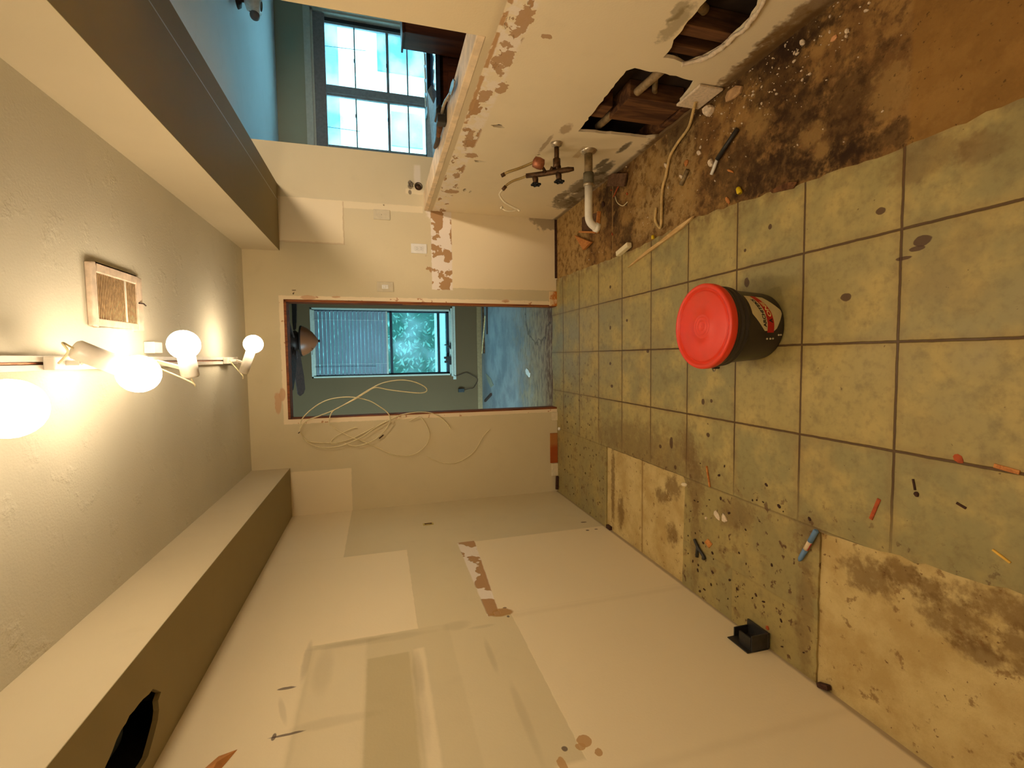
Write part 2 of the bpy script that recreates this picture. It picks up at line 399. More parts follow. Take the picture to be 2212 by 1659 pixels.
n.base(c); n.bump((mo2*.2)-g*1.0+n.ss(sp, .60, .66)*zone*.3, .0025); n.put(n.b.inputs['Roughness'], n.ss(mo, .3, .8)*.25+.42); M_tile = n.m

# --- subfloor: cream patches left, brown rotten board right
n = NT('bare_subfloor', .85, .2)
w = n.noise(24, 5, .65)-.5; w2 = n.noise(60, 4)-.5
a1 = n.noise(7, 6, .65); a2 = n.noise(22, 5, .65, off=(3, 3, 0)); a3 = n.noise(55, 4, .6, off=(9, 1, 0)); a4 = n.noise(2.6, 4, off=(0, 4, 0))
lc = n.mix(n.ss(a1, .35, .65), srgb(206, 184, 128), srgb(184, 158, 102))
for b in ((-.665, 1.02, .055, .075), (-.62, .93, .035, .05), (-.63, .86, .03, .04), (-.68, .80, .05, .075), (-.735, .75, .03, .05), (-.68, .66, .05, .05), (-.60, .6, .04, .2), (-.66, 1.985, .055, .06), (-.73, 2.07, .04, .06), (-.80, 2.60, .25, .022), (-.95, 2.5, .10, .035), (-.9, 1.98, .05, .05)):
    lc = n.mix(n.ell(n.x, n.y, *b, wob=w*4.5+w2*2, soft=.9)*.7, lc, srgb(110, 82, 44))
lc = n.mix(n.ss(a2, .60, .68)*.65, lc, srgb(120, 84, 44)); lc = n.mix(n.ss(a3, .66, .72)*.75, lc, srgb(92, 56, 34))
lc = n.mix(n.rect(n.x, n.y+w*.01, -1.2, -.5, 2.255, 2.268, .004)*.6, lc, srgb(126, 92, 50))
rc = n.mix(n.ss(a1, .35, .62), srgb(160, 124, 72), srgb(118, 86, 48))
rc = n.mix(n.ss(a2, .50, .66)*.6, rc, srgb(62, 40, 25)); rc = n.mix(n.ss(n.noise(38, 4, off=(3, 8, 0)), .58, .72)*.35, rc, srgb(166, 134, 84))
rc = n.mix(n.ss(n.y+w*.2, 2.93, 3.0)*.75, rc, n.mix(n.ss(a2, .4, .7), srgb(186, 154, 98), srgb(120, 88, 50)))
rc = n.mix(n.rect(n.x+w*.2, n.y+w*.2, .62, 1.06, 1.84, 2.36, .07)*.62, rc, n.mix(n.ss(a2, .42, .62), srgb(178, 152, 102), srgb(112, 86, 50)))
dk = srgb(44, 28, 18)
for b in ((1.02, 2.62, .08, .16), (.92, 2.66, .14, .12), (.80, 2.55, .12, .05), (.72, 1.58, .12, .20), (.66, 1.40, .07, .16), (.80, 1.30, .12, .10), (.62, 1.22, .05, .14), (.72, 1.12, .14, .13), (1.06, 1.48, .05, .30), (1.04, 1.95, .07, .14), (1.05, 1.28, .05, .10), (.68, 2.44, .08, .08), (.60, .95, .035, .30), (.95, 1.40, .14, .12)):
    rc = n.mix(n.ell(n.x, n.y, *b, wob=w*5+w2*2, soft=.9)*.62, rc, dk)
for b in ((.714, 1.247, .035, .05), (.65, 1.21, .03, .03), (.73, 1.0, .07, .06), (.62, .85, .05, .06), (.76, 1.92, .08, .10), (.95, 2.15, .08, .08), (.86, 2.29, .05, .07), (.79, 2.44, .04, .05), (.84, 2.73, .04, .05), (.70, 2.25, .06, .06), (.86, 1.48, .05, .06)):
    rc = n.mix(n.ell(n.x, n.y, *b, wob=w*6+w2*3, soft=.9)*.6, rc, srgb(168, 134, 80))
near = 1-n.ss(n.y, .94, .955); rc = n.mix(near*.7, rc, srgb(150, 112, 56)); rc = n.mix(near*n.ss(n.x, .75, 1.0)*.45, rc, srgb(110, 76, 36))
rc = n.mix(n.rect(n.x, n.y+w*.01, .55, 1.1, 2.60, 2.612, .003)*.6, rc, srgb(160, 128, 78))
rc = n.mix(n.ss(a3, .64, .70)*.55, rc, srgb(38, 24, 16))
c = n.mix(n.ss(n.x, -.1, .1), lc, rc)
n.base(c); n.bump(a1*.6+a2*.7+a3*.5, .006); M_sub = n.m

# --- far room concrete
n = NT('stained_concrete', .6, .4)
w = n.noise(9, 4)-.5; a1 = n.noise(3, 5, .6, stretch=(1, 1, 1)); a2 = n.noise(12, 6, .7, stretch=(.8, 2.2, 1), off=(2, 5, 0)); a3 = n.noise(50, 4, off=(2, 5, 0))
c = n.mix(n.ss(a1, .35, .65), srgb(150, 152, 150), srgb(120, 122, 124))
rust = 1-n.ss(n.y+w*1.3, 4.0, 4.9)
c = n.mix(rust*.8, c, n.mix(n.ss(a2, .4, .65), srgb(176, 146, 102), srgb(120, 90, 58)))
edge = 1-n.ss(n.y+w*.25, 3.72, 3.86); c = n.mix(edge*n.ss(a2, .42, .58), c, srgb(104, 70, 40))
c = n.mix(n.ss(a2, .62, .72)*.55, c, srgb(84, 74, 66)); c = n.mix(n.ss(a3, .66, .74)*.5, c, srgb(50, 42, 38))
c = n.mix(n.ell(n.x, n.y, .42, 4.1, .33, .42, wob=w*1.5, soft=.06)*.0+(n.ell(n.x, n.y, .52, 4.02, .40, .40, wob=w*1.2, soft=.05)-n.ell(n.x, n.y, .52, 4.02, .375, .375, wob=w*1.2, soft=.05)).max(0)*.7, c, srgb(74, 52, 34))
n.base(c); n.bump(a2*.7+a3*.3, .004); M_conc = n.m

# --- woods, plastics, metals
def woodmat(name, c0, c1, sc=18, stretch=(1, 1, .08), rough=.6):
    n = NT(name, rough, .3); k = n.noise(sc, 5, .6, stretch=stretch, dist=1.0); n.base(n.mix(n.ss(k, .35, .65), c0, c1)); n.bump(k, .0008); return n.m
M_jamb = woodmat('reddish_jamb_wood', srgb(150, 84, 40), srgb(110, 56, 26), 30, (1, 1, .1))
M_stud = woodmat('old_stud_wood', srgb(122, 82, 48), srgb(72, 45, 27), 22, (1, 1, .1), .9)  # browns darkened for the dimness inside the wall holes
M_pine = woodmat('pale_split_wood', srgb(226, 196, 140), srgb(196, 158, 100), 30, (1, .2, 1))
M_orw = woodmat('orange_wood_chip', srgb(206, 140, 74), srgb(176, 108, 54), 60, (1, 1, 1))
M_dkw = woodmat('dark_brown_wood', srgb(92, 48, 26), srgb(62, 30, 17), 12, (1, 1, .1), .45)
M_chipb = woodmat('brown_board', srgb(112, 82, 58), srgb(86, 60, 42), 40, (1, 1, 1), .8)
M_white = mat('white_plastic', (.80, .78, .72), .45, var=.04)
M_pvc = mat('white_pvc', (.84, .80, .70), .35, var=.05)
M_plate = mat('painted_plate', srgb(206, 194, 164), .6, var=.05)
M_galv = mat('galvanised_steel', srgb(150, 130, 96), .6, .5, .35, 30)
M_chrome = mat('tarnished_chrome', srgb(196, 184, 164), .3, .85, .2, 60)
M_brass = mat('tarnished_brass', srgb(84, 60, 38), .5, .6, .4, 50)
M_copper = mat('dull_copper', srgb(170, 110, 80), .5, .7, .3, 50)
M_blackm = mat('black_plastic', (.022, .020, .018), .42, var=.3, spec=.5)
M_black2 = mat('black_metal', (.02, .02, .02), .5, .6)
M_braid = mat('braided_hose', srgb(160, 136, 84), .5, .4, .3, 300)
M_cream = mat('cream_plastic', srgb(226, 212, 180), .5, var=.05)
M_cable = mat('cream_cable_jacket', srgb(226, 212, 170), .5, var=.06)
M_track = mat('white_enamel', srgb(222, 214, 200), .35, var=.04, spec=.5)
M_bronze = mat('dark_bronze', srgb(58, 38, 30), .5, .4, .3)
M_dark = mat('dark_void_paint', (.02, .017, .014), .9)
M_alu = mat('window_aluminium', srgb(138, 152, 156), .5, .3, .1)
M_alud = mat('dark_window_track', srgb(50, 58, 66), .5, .3, .1)
M_vinyl = mat('painted_window_wood', srgb(196, 196, 180), .5, var=.06)
M_blind = mat('pale_blind_vinyl', srgb(150, 152, 160), .5, var=.05)
M_plst = mat('plaster_piece', srgb(226, 208, 182), .9, var=.12, sc=90, bump=.001)
M_steel = mat('worn_steel', srgb(140, 132, 122), .4, .8, .25, 40)
M_yel = mat('yellow_plastic', srgb(226, 196, 20), .4, var=.05)
M_rust = mat('rusty_orange_scrap', srgb(172, 80, 40), .8, var=.3)
M_dbr = mat('dark_brown_scrap', srgb(66, 40, 28), .85, var=.4, sc=80)

# ================================================================== LARGE STRUCTURE
R = random.Random(7)
struct(MB().box((XL-.1, YN, -.16), (XR+.11, YB+.11, SUB)).build('floor', M_sub))
flo = bpy.data.objects['floor']
rb = [(.55, -1.6), (.550, .4), (.554, .72), (.549, .96), (.567, 1.27), (.594, 1.575), (.611, 1.863), (.590, 2.2), (.587, 2.557), (.600, 3.0), (.611, 3.45), (.611, YB)]
lb = [(.403, YB), (.403, 3.63), (.2, 3.62), (0, 3.64), (-.2, 3.61), (-.433, 3.63), (-.433, YB), (XL, YB), (XL, 2.677), (-.581, 2.670), (-.581, 1.888), (-.60, 1.875), (XL, 1.890), (XL, 1.172), (-.588, 1.172), (-.575, .984), (-.548, .669), (-.55, .2), (-.55, -1.6)]
out = []
pts = rb+lb
for i, p in enumerate(pts):
    q = pts[(i+1) % len(pts)]; L = Vector((q[0]-p[0], q[1]-p[1])).length
    wallside = (abs(p[0]-XL) < 1e-6 and abs(q[0]-XL) < 1e-6) or (abs(p[1]-YB) < 1e-6 and abs(q[1]-YB) < 1e-6) or (p[1] < -1.5 and q[1] < -1.5)
    k = 1 if wallside else max(1, int(L/.03)); amp = 0 if wallside else (.002 if p[0] < -.58 else .005)
    for j in range(k):
        t = j/k; out.append((p[0]+(q[0]-p[0])*t+(R.uniform(-amp, amp) if j else 0), p[1]+(q[1]-p[1])*t+(R.uniform(-amp, amp) if j else 0)))
MB().panel(out, [], 2, 0, SUB).build('tile_sheet', M_tile, flo)
struct(MB().box((-3, YB+.11, -.16), (1.37, 6.6, SUB)).build('floor', M_conc))
struct(MB().box((XR+.11, -1.6, -.16), (4.2, 5.15, SUB)).build('floor', M_conc))

# ceilings
struct(MB().box((XL-.1, YN, HC), (XR+.11, YB, HC+.1)).build('ceiling', M_ceil))
struct(MB().box((XR+.11, YN, HC), (4.2, 5.15, HC+.1)).build('ceiling', M_adj))
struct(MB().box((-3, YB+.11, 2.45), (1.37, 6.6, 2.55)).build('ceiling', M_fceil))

# left wall
struct(MB().box((XL-.1, YN, SUB), (XL, YB+.0, HC)).build('wall_left', M_left))
# near wall behind the camera
struct(MB().box((XL-.1, YN-.1, SUB), (4.2, YN, HC)).build('wall_near', M_back))
# back wall with the doorway, running on past the half wall
bw = [(XL-.1, SUB), (-.428, SUB), (-.418, 2.0), (.414, 2.0), (.408, SUB), (1.465, SUB), (1.465, 2.55), (XL-.1, 2.55)]
ph = [(1.248+.026*cos(t*pi/5), 1.068+.026*sin(t*pi/5)) for t in range(10)]
struct(MB().panel(bw, [ph], 1, YB, YB+.11).build('wall_back', M_back))
bwo = bpy.data.objects['wall_back']
# jamb liners of the cased opening
d1 = MB().box((.396, YB+.004, SUB), (.410, YB+.115, 2.0)).box((-.430, YB+.004, SUB), (-.414, YB+.115, 2.0)).box((-.43, YB+.004, 1.984), (.41, YB+.115, 2.0))
struct(d1.build('door_1', M_jamb, None, .002))
MB().box((.3935, YB+.02, .06), (.396, YB+.05, 1.2)).build('hinge_strip', M_orw, bpy.data.objects['door_1'])

# right wall: drywall sheet with broken holes over a stud cavity
rng = random.Random(3)
holeA = [(2.138, .424), (2.069, .426), (1.92, .433), (1.737, .442), (1.65, .443), (1.626, .42), (1.631, .372), (1.626, .305), (1.634, .217), (1.640, .150), (1.700, .125), (1.785, .11), (1.80, .045), (1.84, .012), (2.09, .012), (2.116, .066), (2.123, .234)]
holeB = [(1.545, .352), (1.467, .365), (1.384, .379), (1.20, .392), (1.10, .36), (1.16, .25), (1.262, .205), (1.311, .187), (1.355, .184), (1.395, .186), (1.472, .190), (1.529, .223), (1.563, .244), (1.549, .278)]
sm = []
for (y, z, a, b) in ((2.186, .812, .016, .032), (2.594, .816, .014, .034), (3.05, .815, .022, .012), (3.02, .86, .012, .010), (3.07, .775, .02, .008), (2.43, .523, .008, .010)):
    sm.append([(y+a*rng.uniform(.6, 1.3)*cos(t*pi/5), z+b*rng.uniform(.6, 1.3)*sin(t*pi/5)) for t in range(10)])
ro = [(YN, SUB), (YB, SUB), (YB, 1.0), (1.6, 1.0), (1.6, 2.012), (YN, 2.012)]
struct(MB().panel(ro, [jag(holeA, rng, .004, .02), jag(holeB, rng, .006, .02)]+sm, 0, XR, XR+.013).build('wall_right', M_right))
rw = bpy.data.objects['wall_right']
MB().panel(ro, [], 0, XR+.098, XR+.11).build('back_sheet', mat('dark_cavity_back', srgb(52, 37, 25), .9, var=.3, sc=12), rw)  # backing coloured near black for the shade inside the wall holes
MB().box((XR-.002, 1.598, 1.0), (XR+.125, YB, 1.032)).build('ledge_cap', mat('chipped_ledge_paint', srgb(232, 208, 172), .6, var=.14, sc=18, bump=.002), rw, .004)
MB().box((XR+.0015, 1.590, 1.0), (XR+.11, 1.604, 2.010)).build('jamb_cap', M_right, rw, .002)
for (y0, y1, z0, z1) in ((1.84, 2.03, .05, .315), (1.93, 2.03, .35, 1.0), (1.40, 1.45, 0, 1.0), (1.50, 1.54, 0, 1.0), (2.45, 2.49, 0, 1.0), (2.9, 2.94, 0, 1.0), (.9, .94, 0, 1.0)):
    MB().box((XR+.020, y0, z0), (XR+.095, y1, z1)).build('stud', M_stud, rw, .002)
MB().box((XR+.018, YN, SUB), (XR+.095, YB, .036)).build('sole_plate', M_stud, rw, .002)
MB().tube([(XR+.045, 2.16, .31), (XR+.045, 1.60, .262)], .017, 14).build('waste_pipe', mat('old_grey_pipe', srgb(150, 126, 90), .6, var=.3), rw)
MB().tube([(XR+.060, 1.62, .33), (XR+.060, 2.0, .10)], .012, 12).build('waste_pipe', M_galv, rw)
MB().tube([(XR+.040, 1.33, .375), (XR+.045, 1.36, .32)], .016, 12).build('pipe_stub', M_galv, rw)
# torn paper edge and stray scraps hanging at the holes
pts_ = [(XR-.004+rng.uniform(-.003, .002), y, z+rng.uniform(-.004, .004)) for y, z in ((1.556, .262), (1.535, .232), (1.50, .205), (1.46, .190), (1.42, .186), (1.38, .184), (1.34, .183), (1.30, .188), (1.26, .202), (1.20, .225))]
pe = MB().tube(crom(pts_, 5), [rng.uniform(.005, .012) for _ in range(46)], 7)
pe.build('torn_paper_edge', M_plst, rw)
MB().box((XR-.014, 1.645, .005), (XR-.003, 1.80, .118)).build('gypsum_flap', M_plst, rw, .004)

# soffits
struct(MB().box((.741, YN, 2.012), (1.19, YB, HC)).build('trim_1', M_soff))
t1 = bpy.data.objects['trim_1']
MB().box((.7412, YN, 2.0105), (1.19, YB, 2.0122)).build('soffit_underside', M_soffu, t1)  # thin sheet holding the shade colour below the soffit
MB().bar((1.079, YN, 2.0103), (1.079, YB, 2.0103), .004, .0012).build('joint_bead', M_vinyl, t1)
hole = [(-.898, 1.455), (-.925, 1.485), (-.939, 1.500), (-.950, 1.480), (-.978, 1.482), (-1.017, 1.453), (-1.052, 1.409), (-1.052, 1.345), (-1.02, 1.26), (-.973, 1.19), (-.925, 1.20), (-.893, 1.27), (-.880, 1.332), (-.885, 1.379)]
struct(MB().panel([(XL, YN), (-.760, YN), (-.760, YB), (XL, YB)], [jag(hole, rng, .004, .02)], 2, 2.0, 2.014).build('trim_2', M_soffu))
t2 = bpy.data.objects['trim_2']
MB().box((-.774, YN, 2.002), (-.7598, YB, HC)).build('soffit_face', M_soff, t2)
MB().box((-1.08, 1.0, 2.17), (-.80, 1.7, 2.19)).box((-1.095, .95, 2.02), (-1.085, 1.7, 2.2)).box((-.79, .95, 2.02), (-.78, 1.7, 2.2)).build('dark_void_boxes', M_dark, t2)  # near-black boxes stand in for the darkness of the soffit void
MB().lathe([(.095, -.09), (.098, .09)], (-.96, 1.32, 2.15), (0, 1, 0), 30).build('duct_stub', mat('blue_grey_duct', srgb(52, 62, 72), .5, .6, .2, 20), t2)

# adjoining room walls
def wall_with_window(name, m, y0, y1, x0, x1, wx0, wx1, wz0, wz1, top):
    return struct(MB().panel([(x0, SUB), (x1, SUB), (x1, top), (x0, top)], [[(wx0, wz0), (wx1, wz0), (wx1, wz1), (wx0, wz1)]], 1, y0, y1).build(name, m))
wall_with_window('wall_back', M_adjw, 5.0, 5.12, 1.37, 4.2, 2.05, 3.36, .79, 1.925, HC)
struct(MB().box((4.1, YN, SUB), (4.2, 5.0, HC)).build('wall_right', M_adj))
struct(MB().box((1.37, YB+.11, SUB), (1.465, 5.0, 2.55)).build('wall_left', M_adj))
# far room walls
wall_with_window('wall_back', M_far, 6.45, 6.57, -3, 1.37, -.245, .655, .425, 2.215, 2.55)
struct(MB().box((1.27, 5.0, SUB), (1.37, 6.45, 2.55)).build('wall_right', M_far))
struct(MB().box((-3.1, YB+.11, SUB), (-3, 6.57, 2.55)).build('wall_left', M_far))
struct(MB().box((-3, 6.432, SUB), (1.27, 6.449, .058)).build('baseboard_back', mat('tan_baseboard', srgb(150, 118, 78), .6), None, .003))

# remaining base trim beside the doorway
struct(MB().box((-.52, YB-.013, 0), (-.452, YB-.001, .052)).build('baseboard_left', M_cream, None, .002))
struct(MB().box((-.975, YB-.013, 0), (-.872, YB-.001, .052)).build('baseboard_left', M_cream, None, .002))
n = NT('orange_bare_board', .8, .2); k = n.noise(12, 4); n.base(n.mix(n.ss(n.x+(k-.5)*.05, -.75, -.70), srgb(166, 84, 36), srgb(176, 116, 60)))
struct(MB().box((-.868, YB-.010, .001), (-.624, YB-.001, .064)).build('baseboard_left', n.m, None, .002))
n = NT('chewed_door_base', .8, .2); k = n.noise(26, 4); n.base(n.mix(n.ss(k+n.z*4, .55, .80), srgb(196, 120, 56), srgb(232, 206, 160)))
struct(MB().box((.400, YB-.014, SUB), (.515, YB-.001, .062)).build('baseboard_right', n.m, None, .003))
struct(MB().box((.62, YB-.006, SUB), (XR-.002, YB-.001, .012)).build('baseboard_right', M_dbr, None, .001))

# ================================================================== WINDOWS
# window of the adjoining room
wn = struct(MB().box((2.05, 4.975, .755), (3.36, 5.01, .79)).build('window_1', M_vinyl, None, .003))
MB().box((1.99, 4.985, .79), (2.05, 5.0, 1.985)).box((3.36, 4.985, .79), (3.42, 5.0, 1.985)).box((1.99, 4.985, 1.925), (3.42, 5.0, 1.985)).build('casing', M_vinyl, wn, .002)
MB().box((2.05, 5.0, .79), (2.07, 5.12, 1.925)).box((3.34, 5.0, .79), (3.36, 5.12, 1.925)).box((2.05, 5.0, 1.905), (3.36, 5.12, 1.925)).box((2.05, 5.0, .79), (3.36, 5.12, .805)).build('reveal', M_vinyl, wn)
for x0, x1 in ((2.095, 2.61), (2.67, 3.29)):
    sa = MB().box((x0, 5.045, .82), (x0+.022, 5.075, 1.86)).box((x1-.022, 5.045, .82), (x1, 5.075, 1.86)).box((x0, 5.045, 1.835), (x1, 5.075, 1.86)).box((x0, 5.045, .82), (x1, 5.075, .85)).build('sash', M_alu, wn, .002)
    for z, t in ((1.53, .012), (1.215, .026), (1.02, .014)):
        MB().box((x0+.022, 5.048, z-t/2), (x1-.022, 5.072, z+t/2)).build('glazing_bar', M_alu, sa)
    MB().box((x0+.022, 5.058, .85), (x1-.022, 5.062, 1.835)).build('pane', glassmat('hazy_pane', (.86, .97, 1, 1), .04, .3), sa)
MB().box((2.61, 5.035, .805), (2.67, 5.085, 1.905)).build('mullion', M_alu, wn, .003)
MB().box((2.05, 5.07, .805), (2.095, 5.11, 1.905)).box((3.29, 5.07, .805), (3.34, 5.11, 1.905)).box((2.05, 5.07, 1.86), (3.34, 5.11, 1.905)).build('outer_frame', M_alud, wn)
MB().box((2.065, 5.002, 1.80), (3.33, 5.032, 1.905)).build('raised_blind', mat('taupe_blind', srgb(128, 124, 122), .6), wn, .004)
MB().tube([(3.02, 4.995, 1.80), (3.03, 4.99, 1.42)], .0025, 6).build('pull_cord', M_alud, wn)
MB().tube([(2.26, 4.995, 1.80), (2.25, 4.99, 1.50)], .0025, 6).build('pull_cord', M_alud, wn)
for z in (1.53, 1.22):
    for x in (2.93, 2.40):
        MB().box((x, 5.03, z), (x+.03, 5.046, z+.010)).build('latch', M_alud, wn)

# window of the far room
wf = struct(MB().box((-.26, 6.40, .40), (.67, 6.455, .425)).build('window_2', M_vinyl, None, .003))
MB().box((-.305, 6.435, .36), (.715, 6.45, .40)).build('apron', M_vinyl, wf, .002)
MB().box((-.245, 6.45, .425), (-.225, 6.57, 2.215)).box((.635, 6.45, .425), (.655, 6.57, 2.215)).box((-.245, 6.45, 2.195), (.655, 6.57, 2.215)).box((-.245, 6.45, .425), (.655, 6.57, .44)).build('reveal', M_vinyl, wf)
MB().box((-.225, 6.50, .44), (-.20, 6.54, 2.195)).box((.61, 6.50, .44), (.635, 6.54, 2.195)).box((-.225, 6.50, .44), (.635, 6.54, .475)).box((-.225, 6.50, 1.20), (.635, 6.54, 1.235)).box((-.225, 6.50, 2.165), (.635, 6.54, 2.195)).build('sash', M_alud, wf, .002)
MB().box((-.20, 6.505, .565), (.61, 6.535, .60)).build('rail', M_alud, wf, .002)
MB().box((-.20, 6.518, .475), (.61, 6.522, 2.165)).build('pane', glassmat('dimming_pane', (.46, .62, .66, 1), .05, .10), wf)  # glass tinted dark to hold down daylight in the far room
bl = thing('window_blind', (.21, 6.46, 1.24), 'pale horizontal slat blind lowered over the upper half of the far window', 'blind')
MB().box((-.215, 6.455, 2.165), (.625, 6.485, 2.195)).build('headrail', M_vinyl, bl, .002)
for i in range(19):
    z = 1.305+i*.0465
    MB().bar((-.21, 6.468, z), (.62, 6.468, z), .052, .002, (0, -.80, .60)).build('slat', M_blind, bl)
MB().box((-.21, 6.455, 1.262), (.62, 6.482, 1.285)).build('bottom_rail', M_vinyl, bl, .002)
for x in (-.07, .50): MB().tube([(x, 6.44, 2.18), (x, 6.44, 1.28)], .0016, 5).build('ladder_cord', M_white, bl)
MB().tube([(-.10, 6.43, 2.17), (-.10, 6.43, 1.42)], .003, 6).build('tilt_wand', M_alud, bl)

# ------------------------------------------------------------------ outdoors
struct(MB().box((-14, 6.6, -.6), (14, 20, -.5)).box((4.2, -4, -.6), (14, 6.6, -.5)).box((1.38, 5.13, -.6), (4.2, 6.6, -.5)).build('ground_outside', mat('pale_ground', srgb(224, 232, 230), .9, var=.1, sc=2)))
hd = thing('hedge', (.4, 9.4, -.5), 'dense leafy green hedge outside the far window', 'hedge')
hr = random.Random(5); lm = MB()
for i in range(9000):
    x, y, z = hr.uniform(-2.6, 3.4), 9.4+hr.uniform(-.35, .35), hr.uniform(-.5, 2.9)
    a, b = hr.uniform(0, 2*pi), hr.uniform(-1, 1); s_ = hr.uniform(.03, .065)
    p = Vector((x, y, z)); d = Vector((cos(a), sin(a)*.5, b)).normalized(); e = d.orthogonal().normalized()
    lm.add([p-d*s_, p+e*s_*.45, p+d*s_, p-e*s_*.45], [(0, 1, 2, 3)])
n = NT('hedge_leaves', .6, .3); k = n.noise(4, 4); n.base(n.mix(n.ss(k, .35, .65), srgb(120, 160, 140), srgb(150, 184, 160)))
lo = lm.build('foliage', n.m, hd); lo['kind'] = 'stuff'
MB().box((-2.6, 9.35, -.5), (3.4, 9.45, 2.6)).build('inner_twigs', mat('dark_hedge_core', srgb(84, 120, 104), .9), hd)
rl = thing('porch_rail', (.3, 8.2, -.5), 'white porch rail seen through the lower part of the far window', 'railing')
MB().box((-2, 8.17, .26), (2.6, 8.23, .44)).build('top_rail', M_white, rl, .004)
for x in (-1.6, -.6, 1.4, 2.4): MB().box((x, 8.17, -.5), (x+.07, 8.23, .26)).build('post', M_white, rl, .003)
hs = thing('neighbour_house', (5.0, 10.6, -.5), 'pale neighbouring house outside the left-hand pair of window sashes', 'house')
hs['label'] = 'pale neighbouring house glimpsed through the window of the adjoining room'
MB().box((3.2, 10.5, -.5), (9, 10.7, 5)).build('wall', mat('pale_siding', srgb(232, 236, 234), .8), hs)
MB().box((3.0, 10.0, 2.02), (9, 10.5, 2.48)).build('eave', mat('blue_grey_fascia', srgb(86, 132, 150), .7), hs)
MB().box((6.0, 10.44, -.3), (7.2, 10.5, 1.25)).build('garage_panel', mat('blue_grey_panel', srgb(70, 110, 136), .6), hs)
MB().box((4.5, 10.44, .35), (5.2, 10.5, 1.0)).build('window', M_alu, hs)

# ================================================================== LIGHT TRACK
trk = thing('light_track', (.0, 1.4, HC), 'white ceiling track carrying the four spot heads', 'track')
MB().box((-.022, -.6, 2.222), (-.006, 3.24, 2.2415)).box((.002, -.6, 2.222), (.018, 3.24, 2.2415)).box((-.022, -.6, 2.236), (.018, 3.24, 2.2415)).build('rail', M_track, trk, .001)
MB().box((-.024, 3.235, 2.22), (.020, 3.25, 2.2415)).build('end_cap', M_track, trk, .002)
MB().box((-.004, -.6, 2.230), (.000, 3.24, 2.236)).build('conductor_strip', M_copper, trk)
MB().box((.03, 2.10, 2.205), (.075, 2.17, 2.2415)).build('feed_box', M_track, trk, .003)
m_bulb = emat('lit_bulb', BULB_COL, BULB_L)
def head(ty, bulb, back, neck, rb, rh, label):
    b, p0 = Vector(bulb), Vector(back); p1 = b-(b-p0).normalized()*rb*.86
    h = thing('spot_light', (-.002, ty, 2.222), label, 'track light', 'lit spot heads on the ceiling track')
    MB().box((-.020, ty-.055, 2.196), (.016, ty+.055, 2.2215)).build('adapter', M_track, h, .003)
    mid = (p0+p1)/2; d = (p1-p0).normalized()
    MB().bar((-.002, ty, 2.20), (-.002, ty+.0, 2.165), .014, .022, (0, 1, 0)).bar((-.002, ty, 2.168), tuple(mid+Vector((0, 0, rh*.9))), .014, .008).build('arm', M_track, h, .001)
    L = (p1-p0).length
    ho = MB().lathe([(.001, 0), (rh*.8, 0), (rh, .006), (rh, L), (rh*.88, L), (rh*.88, L-.03), (.001, L-.03)], p0, d, 28).build('holder', M_track, h)
    MB().tube(crom([(-.002, ty-.05, 2.19), tuple(p0+Vector((-.01, -.035, -.005))), tuple(p0-d*.03+Vector((0, -.012, -.012))), tuple(p0-d*.002)], 8), .0028, 6).build('cord', M_cable, h)
    bo = MB().sphere(b, rb, 24, 16)
    d2 = (b-p1).normalized(); bo.lathe([(rh*.80, -rb*1.15), (rh*.84, -rb*.80)], b, d2, 24)
    bo.build('bulb', m_bulb, ho)
    sl = bpy.data.lights.new('added_beam', 'SPOT'); sl.energy = BEAM_W; sl.color = BULB_COL  # extra downward light added to lift the lower walls and floor
    sl.spot_size = radians(172); sl.spot_blend = .55; sl.shadow_soft_size = .05
    so = bpy.data.objects.new('added_beam', sl); COL.objects.link(so); so.parent = h
    so.location = b+Vector((0, 0, -rb-.012))-acc(h); so.rotation_euler = (0, 0, 0)
head(3.02, (.088, 2.90, 2.050), (-.075, 2.90, 2.108), (.045, 2.90, 2.066), .050, .024, 'lit spot head farthest along the track, nearest the doorway')
head(2.02, (.058, 1.95, 2.055), (-.062, 1.955, 2.040), (.030, 1.95, 2.052), .052, .029, 'lit spot head second from the doorway, cord looping beneath its holder')
head(1.56, (-.036, 1.60, 2.050), (.036, 1.50, 2.150), (-.020, 1.578, 2.075), .054, .027, 'lit spot head beside the ceiling vent, tilted toward the left wall')
head(1.02, (-.086, 1.10, 2.050), (.0, 1.02, 2.140), (-.060, 1.08, 2.075), .056, .027, 'lit spot head nearest the camera, cut by the picture edge')

head(.35, (.07, .30, 2.050), (-.06, .31, 2.09), (.03, .30, 2.06), .052, .027, 'added lit spot head on the track overhead, out of view')  # unseen head added to brighten the lower walls and floor
head(-.40, (-.07, -.45, 2.050), (.06, -.44, 2.09), (-.03, -.45, 2.06), .052, .027, 'added lit spot head at the near end of the track, out of view')  # second unseen head, added for the same extra light

# ceiling fixture of the adjoining room, behind the full-height stub of wall
af = thing('ceiling_light', (1.33, 1.40, HC), 'lit globe ceiling light in the adjoining room, hidden behind the wall stub', 'ceiling light')
MB().lathe([(.001, 0), (.07, 0), (.065, -.025), (.02, -.035)], (1.33, 1.40, HC), (0, 0, 1), 24).build('canopy', M_track, af)
MB().sphere((1.33, 1.40, 2.155), .055, 24, 16).build('globe', emat('lit_globe', (1, .80, .62), ROOM_L), af)

sl = bpy.data.lights.new('added_beam', 'SPOT'); sl.energy = ROOM_W; sl.color = (1, .80, .60); sl.spot_size = radians(64); sl.spot_blend = .6; sl.shadow_soft_size = .045  # spot added beside the globe to brighten the end of the back wall
so = bpy.data.objects.new('added_beam', sl); COL.objects.link(so); so.parent = af; so.location = (0, .07, 2.15-HC); so.rotation_euler = (radians(72), 0, 0)

